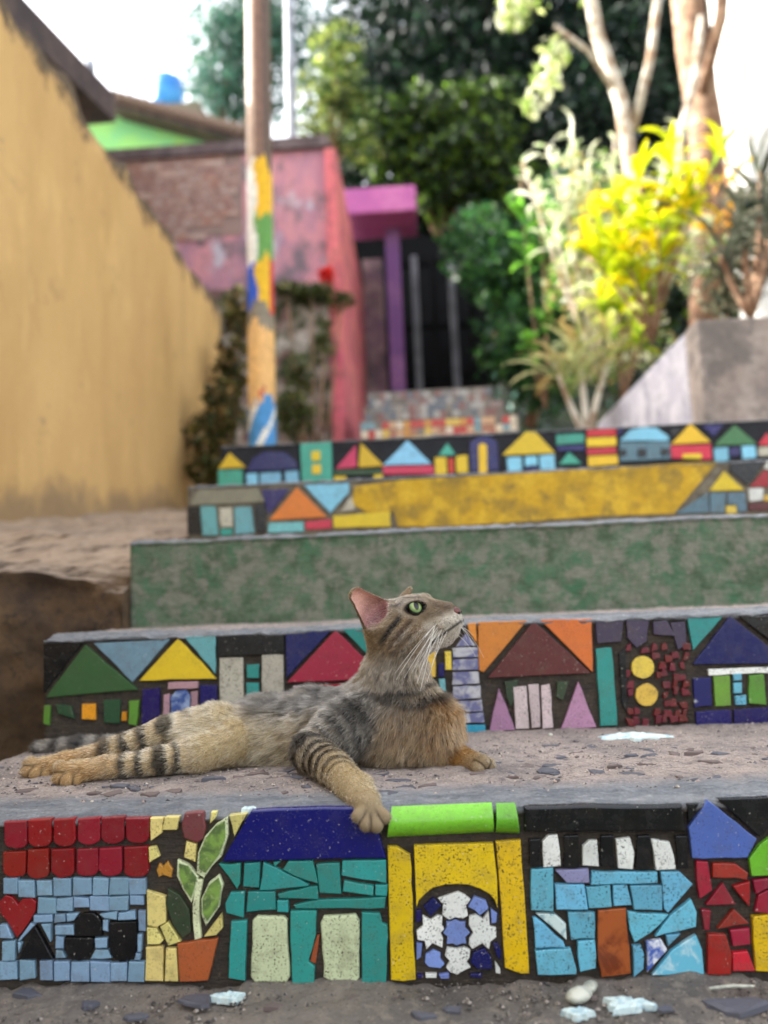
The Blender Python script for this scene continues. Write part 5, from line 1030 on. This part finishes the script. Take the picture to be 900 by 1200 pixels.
pb = atY(398, 282, 8.2); pe = atY(580, 460, 8.2); keep(box('shade_sheet', (pb[0], 8.2, .5), (pe[0], 8.24, pb[2]), m_gate), gt)  # black sheet added behind the bars to stand for the passage's shade

# ================================================================ the upper flight
m_far = paint_mat('far_step_concrete', [(120, 112, 106), (96, 92, 88), (140, 132, 124)], 6, .9)
m_chipm = attr_mat('mosaic_chip', .3, 0, .5)
FC1 = [(214, 150, 60), (226, 190, 80), (200, 60, 50), (230, 214, 190), (180, 120, 90), (120, 160, 170), (214, 170, 130)]; FC2 = [(130, 126, 124), (150, 130, 126), (96, 106, 120), (160, 150, 140), (140, 90, 84), (180, 176, 170)]
names = ['first', 'second', 'third', 'fourth', 'fifth']
for k in range(5):
    y0 = 2.9+.4*k; z1 = 1.04+.20*k; xl, xr_ = -.34, .66-.03*k
    o = box('stair_step', (xl, y0, .2), (xr_, y0+.43 if k < 4 else 8.6, z1), m_far); tag(o, 'upper mosaic step with small %s chips, %s above the landing' % ('orange and yellow' if k < 3 else 'grey and red', names[k]), 'stair step', 'steps of the upper flight')
    V = []; Fc = []; C = []
    for i in range(22):
        for j in range(4):
            x = xl+.01+i*(xr_-xl-.02)/22; z = z1-.19+j*.047; w = (xr_-xl-.02)/22*.84; b = len(V)
            if random.random() < .12: continue
            V += [(x, y0-.006, z), (x+w, y0-.006, z), (x+w, y0-.006, z+.038), (x, y0-.006, z+.038), (x, y0+.002, z), (x+w, y0+.002, z), (x+w, y0+.002, z+.038), (x, y0+.002, z+.038)]
            for t in ((0, 1, 2, 3), (0, 4, 5, 1), (1, 5, 6, 2), (2, 6, 7, 3), (3, 7, 4, 0)): Fc.append(tuple(b+q for q in t)); 
            cc = lin(random.choice(FC1 if k < 3 else FC2)); C += [cc]*5
    m = mesh_obj('mosaic_chips', V, Fc, m_chipm, o); face_colors(m.data, C); m['kind'] = 'stuff'
tag(box('terrace', (-.58, 1.9, -.02), (9, 2.86, .80), m_earth), kind='structure'); tag(box('slope', (-.57, 2.862, -.02), (14, 16, .86), m_earth), kind='structure')

# ================================================================ planter on the right
m_pl = paint_mat('planter_concrete', [(150, 136, 126), (128, 118, 112), (164, 152, 142), (112, 104, 98)], 4, .9, .5, .006, 60)
m_pl2 = paint_mat('planter_side_pale', [(168, 166, 176), (146, 146, 156), (186, 184, 190)], 5, .9, .4, .006, 60)  # side wall colours, paler and bluer than the front wall
pk = atY(815, 375, 1.9); px0, pz = float(pk[0]), float(pk[2]); pn = empty('planter', (px0+.6, 2.6, .8)); tag(pn, 'grey concrete planter wall at the right of the stairs, holding the yellow-leaved plants', 'planter')
keep(box('front_wall', (px0, 1.90, .6), (2.9, 2.02, pz), m_pl, None, .008), pn); keep(box('side_wall', (px0-.004, 2.021, .6), (px0+.11, 3.46, pz-.006), m_pl2, None, .008), pn); keep(box('soil', (px0+.10, 2.0, .6), (2.9, 3.5, pz-.05), m_earth), pn)

# ================================================================ vegetation
m_leaf = attr_mat('leaf', .42, .35, .28); m_bark = paint_mat('bark_brown', [(130, 96, 72), (104, 76, 58), (160, 130, 104)], 8, .9, .6, .01, 60); m_white = paint_mat('bark_pale', [(214, 206, 190), (186, 170, 148), (150, 122, 96)], 6, .85, .5, .01, 60)
def leaf_data(L, wd, arch, n=5):
    v = []; f = []
    for i in range(n+1):
        t = i/n; w = wd*math.sin(math.pi*min(.04+t*.96, 1))**.7*(1-.25*t); z = arch*(t-.5*t*t*2.1)*L*.6 ; x = L*t*(1-.18*t*abs(arch))
        v += [(x, -w, z+.18*w), (x, 0, z), (x, w, z+.18*w)]
    for i in range(n):
        a = i*3; f += [(a, a+3, a+4, a+1), (a+1, a+4, a+5, a+2)]
    return v, f
def leaf_mesh(L, wd, arch, c, c2):
    v, f = leaf_data(L, wd, arch); me = bpy.data.meshes.new('leaf'); me.from_pydata(v, [], f); me.polygons.foreach_set('use_smooth', [True]*len(f)); me.materials.append(m_leaf)
    face_colors(me, [np.array(lin(c))*(1-t)+np.array(lin(c2))*t for t in np.repeat(np.linspace(0, 1, 5), 2)]); return me
def plant(name, base, heads, nleaf, meshes, label, cat='plant', group=None, stem_r=.012, el=(-.2, 1.1), sc=(.7, 1.2), stemmat=None):
    """stems rise from base to each head point; leaves radiate along the upper part of every stem"""
    e = empty(name, base); tag(e, label, cat, group); base = np.array(base, float)
    for hd in heads:
        hd = np.array(hd, float); mid = (base+hd)/2+np.array([random.uniform(-.05, .05), random.uniform(-.05, .05), .04]); pts = [base*(1-t)**2+2*mid*t*(1-t)+hd*t*t for t in np.linspace(0, 1, 7)]
        v, f = tube_data(pts, np.linspace(stem_r, stem_r*.5, 7), 7); keep(mesh_obj('stem', v, f, stemmat or m_bark, None, True), e)
        for k in range(nleaf):
            t = random.uniform(.55, 1.0); p = base*(1-t)**2+2*mid*t*(1-t)+hd*t*t; o = bpy.data.objects.new('leaf', random.choice(meshes)); link(o); s = random.uniform(*sc)
            o.location = Vector(p); o.scale = (s, s, s); o.rotation_euler = Matrix.Rotation(random.uniform(0, 6.28), 3, 'Z').to_4x4().to_euler(); o.rotation_euler = (random.uniform(-.4, .4), -random.uniform(*el), random.uniform(0, 6.28)); keep(o, e)
    return e
YL = [leaf_mesh(.25, .024, 1.2, (190, 208, 26), (222, 226, 40)), leaf_mesh(.21, .022, .9, (176, 204, 30), (226, 222, 24)), leaf_mesh(.28, .023, 1.5, (214, 206, 20), (232, 190, 20)), leaf_mesh(.16, .024, .6, (110, 150, 40), (200, 206, 60))]
LL = [leaf_mesh(.2, .032, .9, (150, 186, 40), (206, 214, 60)), leaf_mesh(.17, .03, .6, (190, 200, 90), (220, 220, 140)), leaf_mesh(.2, .028, 1.1, (120, 160, 50), (190, 200, 60))]
WL = [leaf_mesh(.17, .022, .8, (226, 228, 206), (190, 206, 150)), leaf_mesh(.14, .02, .6, (150, 180, 110), (214, 222, 190)), leaf_mesh(.20, .018, 1.1, (236, 234, 222), (214, 220, 180))]
GL = [leaf_mesh(.20, .03, .9, (84, 140, 50), (120, 180, 60)), leaf_mesh(.16, .028, .6, (60, 110, 44), (96, 150, 56))]
SL = [leaf_mesh(.42, .016, 1.0, (170, 180, 120), (206, 204, 150)), leaf_mesh(.36, .014, .7, (130, 150, 84), (190, 190, 130)), leaf_mesh(.46, .015, 1.3, (196, 190, 140), (180, 150, 90))]
DL = [leaf_mesh(.40, .022, 1.0, (64, 72, 58), (96, 100, 84)), leaf_mesh(.34, .02, .7, (84, 88, 76), (140, 140, 124)), leaf_mesh(.44, .018, 1.3, (52, 60, 48), (110, 108, 92))]
H_ = lambda px, py, Y: tuple(float(q) for q in atY(px, py, Y))
def leaf_cloud(cl, n, size, cols, seed, bright=None, up=.5):
    """leaf-sized folded faces spread through several clumps: (centre, radius) list"""
    r = np.random.default_rng(seed); cl = [(np.array(c, float), np.array(rd, float)*np.ones(3)) for c, rd in cl]; wts = np.array([np.prod(rd)**(2/3) for _, rd in cl]); wts /= wts.sum()
    which = r.choice(len(cl), n, p=wts); Cc = np.array([c for c, _ in cl])[which]; Rr = np.array([rd for _, rd in cl])[which]
    d = r.standard_normal((n, 3)); d /= np.linalg.norm(d, axis=1)[:, None]; rr = r.random(n)**.45; nz = 1+.35*vnoise(d*2.3+Cc, seed); P = Cc+d*Rr*(rr*nz)[:, None]
    nrm = r.standard_normal((n, 3))*.9+np.array([0, 0, up])+d*.4; nrm /= np.linalg.norm(nrm, axis=1)[:, None]; a = r.standard_normal((n, 3)); a -= np.einsum('ij,ij->i', a, nrm)[:, None]*nrm; a /= np.linalg.norm(a, axis=1)[:, None]; b = np.cross(nrm, a)
    s = size*r.uniform(.6, 1.3, n)[:, None]; V = np.stack([P-a*s, P+b*s*.45+nrm*s*.12, P+a*s, P-b*s*.45+nrm*s*.12], 1).reshape(-1, 3); q = np.arange(n)*4
    Fc = np.concatenate([np.stack([q, q+1, q+2], 1), np.stack([q, q+2, q+3], 1)]); ci = r.integers(0, len(cols), n); col = np.array([lin(c) for c in cols])[ci]*(r.uniform(.6, 1.2, n)*np.where(r.random(n) < .05, 2.2, 1))[:, None]; return V, Fc, np.concatenate([col, col])  # a few leaves brightened: sunlit glints put into their colour
def cloud_obj(name, args, parent, mat=None):
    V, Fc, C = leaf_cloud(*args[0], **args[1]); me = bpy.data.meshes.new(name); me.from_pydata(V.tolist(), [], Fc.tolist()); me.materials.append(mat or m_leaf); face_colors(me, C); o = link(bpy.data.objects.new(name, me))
    return keep(o, parent) if parent is not None else o
def cl(lst): return [(H_(x, y, Y), r) for x, y, Y, r in lst]
plant('croton_bush', H_(765, 400, 3.0), [H_(750, 200, 3.0), H_(705, 265, 2.95), H_(790, 175, 3.1), H_(735, 310, 2.9), H_(810, 230, 3.0), H_(770, 260, 2.8), H_(850, 165, 3.0), H_(720, 230, 3.1), H_(690, 300, 3.0)], 28, YL, 'bright yellow croton bush glowing in the sun above the concrete planter', 'bush')
def fill(owner, cls, n, size, cols, seed):
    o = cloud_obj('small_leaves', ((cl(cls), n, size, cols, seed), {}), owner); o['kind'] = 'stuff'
plant('lime_croton', H_(730, 470, 3.25), [H_(720, 300, 3.2), H_(750, 330, 3.1), H_(700, 350, 3.2), H_(780, 300, 3.1), H_(760, 370, 3.0)], 20, LL, 'lime green croton growing low beside the planter wall', 'bush', None, .008)
plant('variegated_bush', H_(700, 440, 3.35), [H_(690, 190, 3.4), H_(660, 215, 3.35), H_(720, 165, 3.5), H_(770, 320, 3.2), H_(700, 330, 3.3), H_(645, 250, 3.4), H_(612, 190, 3.5), H_(640, 170, 3.5), H_(670, 150, 3.5), H_(800, 150, 3.6), H_(830, 260, 3.4)], 22, WL, 'white and green variegated bush behind the yellow croton', 'bush', None, .012, (-.2, 1.2), (.6, 1.1), m_white)
plant('leafy_shrub', H_(640, 480, 3.7), [H_(610, 200, 3.7), H_(630, 225, 3.6), H_(655, 240, 3.7), H_(640, 330, 3.6), H_(620, 400, 3.6)], 16, GL, 'fresh green shrub reaching over the upper steps', 'shrub', None, .006, (-.2, 1.1), (.6, 1.0))
plant('strap_leaf_plant', H_(690, 520, 3.15), [H_(680, 420, 3.15), H_(655, 440, 3.1), H_(720, 410, 3.2)], 24, SL, 'pale strap-leaved plant at the left side of the planter', 'plant', None, .02, (.1, 1.2), (.6, 1.0), m_white)
plant('spiky_plant', H_(880, 370, 2.45), [H_(870, 270, 2.45), H_(905, 240, 2.5), H_(845, 300, 2.4), H_(890, 200, 2.6)], 22, DL, 'dull grey-green spiky plant in the planter beside the yellow croton', 'plant', None, .018, (-.1, 1.2), (.55, .95))
fill(bpy.data.objects['variegated_bush'], [(690, 230, 3.4, .25), (720, 300, 3.5, .25), (670, 330, 3.5, .2), (740, 400, 3.5, .22), (690, 420, 3.4, .2), (800, 300, 3.5, .25)], 1500, .03, [(206, 212, 170), (226, 226, 204), (150, 176, 90), (110, 140, 70), (190, 170, 110)], 41)
fill(bpy.data.objects['spiky_plant'], [(870, 330, 2.7, .12), (900, 290, 2.7, .15), (850, 345, 2.6, .1)], 500, .03, [(84, 88, 70), (60, 66, 52), (150, 146, 120)], 42)
OL = [leaf_mesh(.2, .03, .8, (232, 150, 20), (240, 200, 40))]
plant('orange_croton', H_(850, 390, 3.2), [H_(850, 190, 3.2), H_(835, 215, 3.15)], 6, OL, 'small orange-leaved croton between the yellow bush and the white house', 'bush', None, .01)

def tree(name, base, clumps, n, size, cols, label, seed, rt=.12, bark=None, up=.5, group='trees behind the stairs'):
    e = empty(name, base); tag(e, label, 'tree', group); base = np.array(base, float); cs = np.array([c for c, _ in clumps]); top = cs.mean(0); fork = base*.45+top*.55
    parts = [tube_data([base, base*.6+fork*.4+np.array([.1, 0, 0]), fork], [rt, rt*.8, rt*.6], 9)]
    for c in cs: parts.append(tube_data([fork, (fork+c)/2+np.array([0, 0, .1]), c], [rt*.5, rt*.35, rt*.12], 7))
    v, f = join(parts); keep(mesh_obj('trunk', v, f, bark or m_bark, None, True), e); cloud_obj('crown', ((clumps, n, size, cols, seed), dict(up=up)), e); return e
DK = [(22, 38, 28), (17, 31, 24), (30, 50, 32), (40, 64, 44), (20, 36, 34)]; MD = [(32, 48, 22), (46, 70, 26), (24, 42, 20), (96, 124, 42)]; LT = [(104, 122, 54), (70, 94, 42), (140, 150, 76), (48, 70, 34)]; BG = [(70, 110, 96), (60, 96, 84), (90, 130, 108)]
tree('broadleaf_tree', H_(560, 470, 11), cl([(470, 60, 11, 1.5), (560, 20, 11.5, 1.7), (640, 70, 11, 1.6), (540, 130, 10.5, 1.4), (440, 130, 10.5, 1.1), (620, 170, 10.8, 1.3), (700, 20, 11.5, 1.7)]), 22000, .10, DK, 'large dark broadleaf tree rising above the gate', 1, .22)
tree('broadleaf_tree', H_(520, 440, 8.5), cl([(470, 190, 8.6, .55), (520, 215, 8.5, .6), (560, 190, 8.4, .6), (500, 150, 8.6, .6), (600, 235, 8.4, .55), (560, 140, 8.8, .6), (445, 150, 8.8, .5)]), 8000, .075, MD, 'yellow-green leafy tree overhanging the dark gate', 2, .09)
tree('broadleaf_tree', H_(620, 500, 6.2), cl([(590, 320, 6.2, .42), (630, 370, 6.1, .42), (655, 300, 6.3, .45), (600, 410, 6.0, .36), (560, 290, 6.5, .4), (640, 440, 5.9, .34), (680, 240, 6.5, .42)]), 9000, .05, [(52, 96, 48), (40, 76, 40), (74, 124, 52), (36, 64, 48)], 'dense green shrub-like tree to the right of the upper steps', 3, .06)
tree('broadleaf_tree', H_(470, 430, 9.6), cl([(440, 250, 9.6, .6), (480, 290, 9.8, .7), (530, 280, 9.8, .7), (420, 190, 9.6, .6), (580, 300, 9.4, .7), (500, 350, 9.8, .7), (450, 330, 9.8, .5), (505, 275, 9.4, .5), (480, 245, 9.4, .5)]), 8000, .085, DK, 'shadowy tree closing the passage behind the purple lintel', 15, .1)
tree('slender_tree', H_(385, 300, 8), cl([(385, 100, 8, .4), (370, 150, 8, .32), (405, 120, 8.1, .35), (395, 60, 8.2, .4), (420, 170, 8, .3)]), 1300, .065, LT, 'slender pale yellow-green tree standing behind the pink house', 4, .05)
tree('broadleaf_tree', H_(262, 300, 16), cl([(262, 60, 16, 1.0), (250, 110, 15.5, .9), (285, 20, 16.5, 1.3), (300, 110, 16, 1.0), (330, 40, 16, 1.4)]), 7000, .10, BG, 'hazy blue-green tree against the sky beside the poles', 5, .15)
tree('broadleaf_tree', H_(700, 420, 8), cl([(690, 330, 8, .7), (760, 300, 8, .8), (820, 330, 7.6, .8), (720, 400, 7.6, .6), (650, 260, 8.2, .7), (860, 260, 5.9, .35), (820, 240, 7.6, .7)]), 9000, .075, MD+DK, 'mixed green tree filling the gap behind the croton bush', 14, .1)
tree('broadleaf_tree', H_(800, 300, 10), cl([(740, 90, 10, 1.1), (800, 40, 10, 1.2), (850, 110, 10, 1.1), (790, 170, 9.6, 1.1), (700, 160, 9.6, 1.0)]), 13000, .08, DK, 'dark tree behind the white-barked trunks', 6, .15)
# white-barked tree with forked trunk, and a brown one, in the planter garden
def trunk_tree(name, limbs, mat, label, clumps, n, size, cols, seed):
    e = empty(name, H_(*limbs[0][0][:3])); tag(e, label, 'tree', 'trees in the planter garden'); parts = []
    for lb in limbs: parts.append(tube_data([H_(*q[:3]) for q in lb], [q[3] for q in lb], 10))
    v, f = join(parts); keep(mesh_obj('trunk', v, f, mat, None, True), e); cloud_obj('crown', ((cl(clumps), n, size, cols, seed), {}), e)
trunk_tree('white_barked_tree', [[(748, 420, 4.3, .055), (742, 220, 4.3, .05), (728, 120, 4.3, .048), (700, 40, 4.3, .045), (682, -60, 4.3, .04)], [(742, 150, 4.3, .03), (762, 70, 4.3, .03), (778, -60, 4.3, .026)], [(722, 110, 4.3, .02), (690, 60, 4.2, .018), (650, 30, 4.1, .012)]], m_white, 'white-barked tree forking above the croton bush', [(640, 95, 4.1, .12), (625, 120, 4.1, .09), (650, 60, 4.2, .12), (600, 15, 4.2, .14), (615, -30, 4.2, .25), (700, -90, 4.3, .4)], 900, .05, [(196, 206, 140), (226, 228, 200), (150, 176, 90)], 7)
trunk_tree('brown_barked_tree', [[(830, 420, 4.9, .13), (828, 150, 4.9, .125), (812, 60, 4.9, .12), (800, -60, 4.9, .12)], [(822, 110, 4.8, .05), (845, 20, 4.8, .05), (850, -60, 4.8, .04)]], m_bark, 'stout brown tree trunk beside the white house', [(830, -120, 4.9, .5), (740, -110, 5, .4)], 900, .06, DK, 8)
v, f = tube_data([H_(790, 300, 4.0), H_(800, 150, 4.0), H_(815, 90, 4.0), H_(822, 20, 4.0)], [.035, .03, .03, .025], 9); e = empty('white_sapling', H_(790, 300, 4.0)); tag(e, 'pale leaning sapling stem in front of the brown trunk', 'tree', 'trees in the planter garden'); keep(mesh_obj('trunk', v, f, m_white, None, True), e)
# white house on the right
m_wh = paint_mat('white_wall', [(232, 230, 224), (224, 220, 214)], 2, .85, .2); w0 = atY(868, 110, 6.4); wh = empty('white_house', (float(w0[0])+2, 7, .5)); tag(wh, 'sunlit white house at the edge of the garden', 'house')
keep(box('wall', (w0[0], 6.4, .3), (w0[0]+5, 6.9, 7.2), m_wh), wh); keep(box('roof', (w0[0]-.25, 6.1, 7.203), (w0[0]+5.2, 7.2, 7.4), m_roof), wh)
# bushes at the foot of the pink wall
def bush(label, cls, n, size, cols, seed):
    c = cl(cls); b = np.mean([q for q, _ in c], 0); e = empty('bush', (b[0], b[1], .8)); tag(e, label, 'bush', 'bushes below the pink house'); parts = [tube_data([(b[0], b[1], .8), q], [.015, .006], 5) for q, _ in c]
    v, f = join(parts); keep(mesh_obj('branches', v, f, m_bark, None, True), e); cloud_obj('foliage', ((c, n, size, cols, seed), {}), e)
bush('dark scrubby bush between the ochre wall and the painted pole', [(262, 480, 3.4, (.12, .1, .2)), (245, 510, 3.4, .14), (272, 430, 3.8, (.12, .1, .22)), (278, 370, 4.3, (.12, .1, .2)), (250, 545, 3.3, .14)], 1500, .035, [(76, 80, 42), (60, 66, 34), (104, 100, 54), (126, 104, 64)], 21)
bush('low mossy bush to the right of the painted pole', [(345, 485, 4.2, (.16, .1, .16)), (350, 440, 4.5, (.12, .08, .2)), (365, 342, 4.68, (.22, .08, .06)), (335, 338, 4.68, (.2, .08, .05)), (400, 352, 4.68, (.12, .06, .07)), (380, 400, 4.6, (.08, .05, .2))], 1300, .03, [(74, 86, 46), (90, 106, 52), (60, 70, 38), (120, 116, 70)], 22)
c = cl([(383, 322, 4.65, .06)]); e = empty('flower_cluster', c[0][0]); tag(e, 'small cluster of bright red flowers on the mossy wall', 'flowers'); cloud_obj('petals', ((c, 120, .03, [(214, 40, 40), (230, 60, 50)], 31), {}), e)
# wooded hillside closing the view
xs = np.linspace(-3.2, 26, 60); ys = np.linspace(0, 1, 30); V = []
for x in xs:
    for t in ys: V.append((x, 17+t*14+.02*x*x, .2+t*17*min(1, .55+(x+3.2)*.12)))
V = np.array(V); V[:, 2] += fbm(V*.4, 3, 77)*.6; ii = np.arange(60*30).reshape(60, 30); m_hill = paint_mat('hill_soil', [(40, 46, 28), (32, 38, 24), (56, 58, 36)], .5, .95, .4, .05, 6)
hill = tag(mesh_obj('hillside', V, [tuple(x) for x in np.stack([ii[:-1, :-1], ii[1:, :-1], ii[1:, 1:], ii[:-1, 1:]], -1).reshape(-1, 4)], m_hill, None, True), kind='structure')
r_ = np.random.default_rng(3); cls = [(V[k]+np.array([0, -.4, .5]), 1.3) for k in r_.choice(len(V), 260, replace=False)]
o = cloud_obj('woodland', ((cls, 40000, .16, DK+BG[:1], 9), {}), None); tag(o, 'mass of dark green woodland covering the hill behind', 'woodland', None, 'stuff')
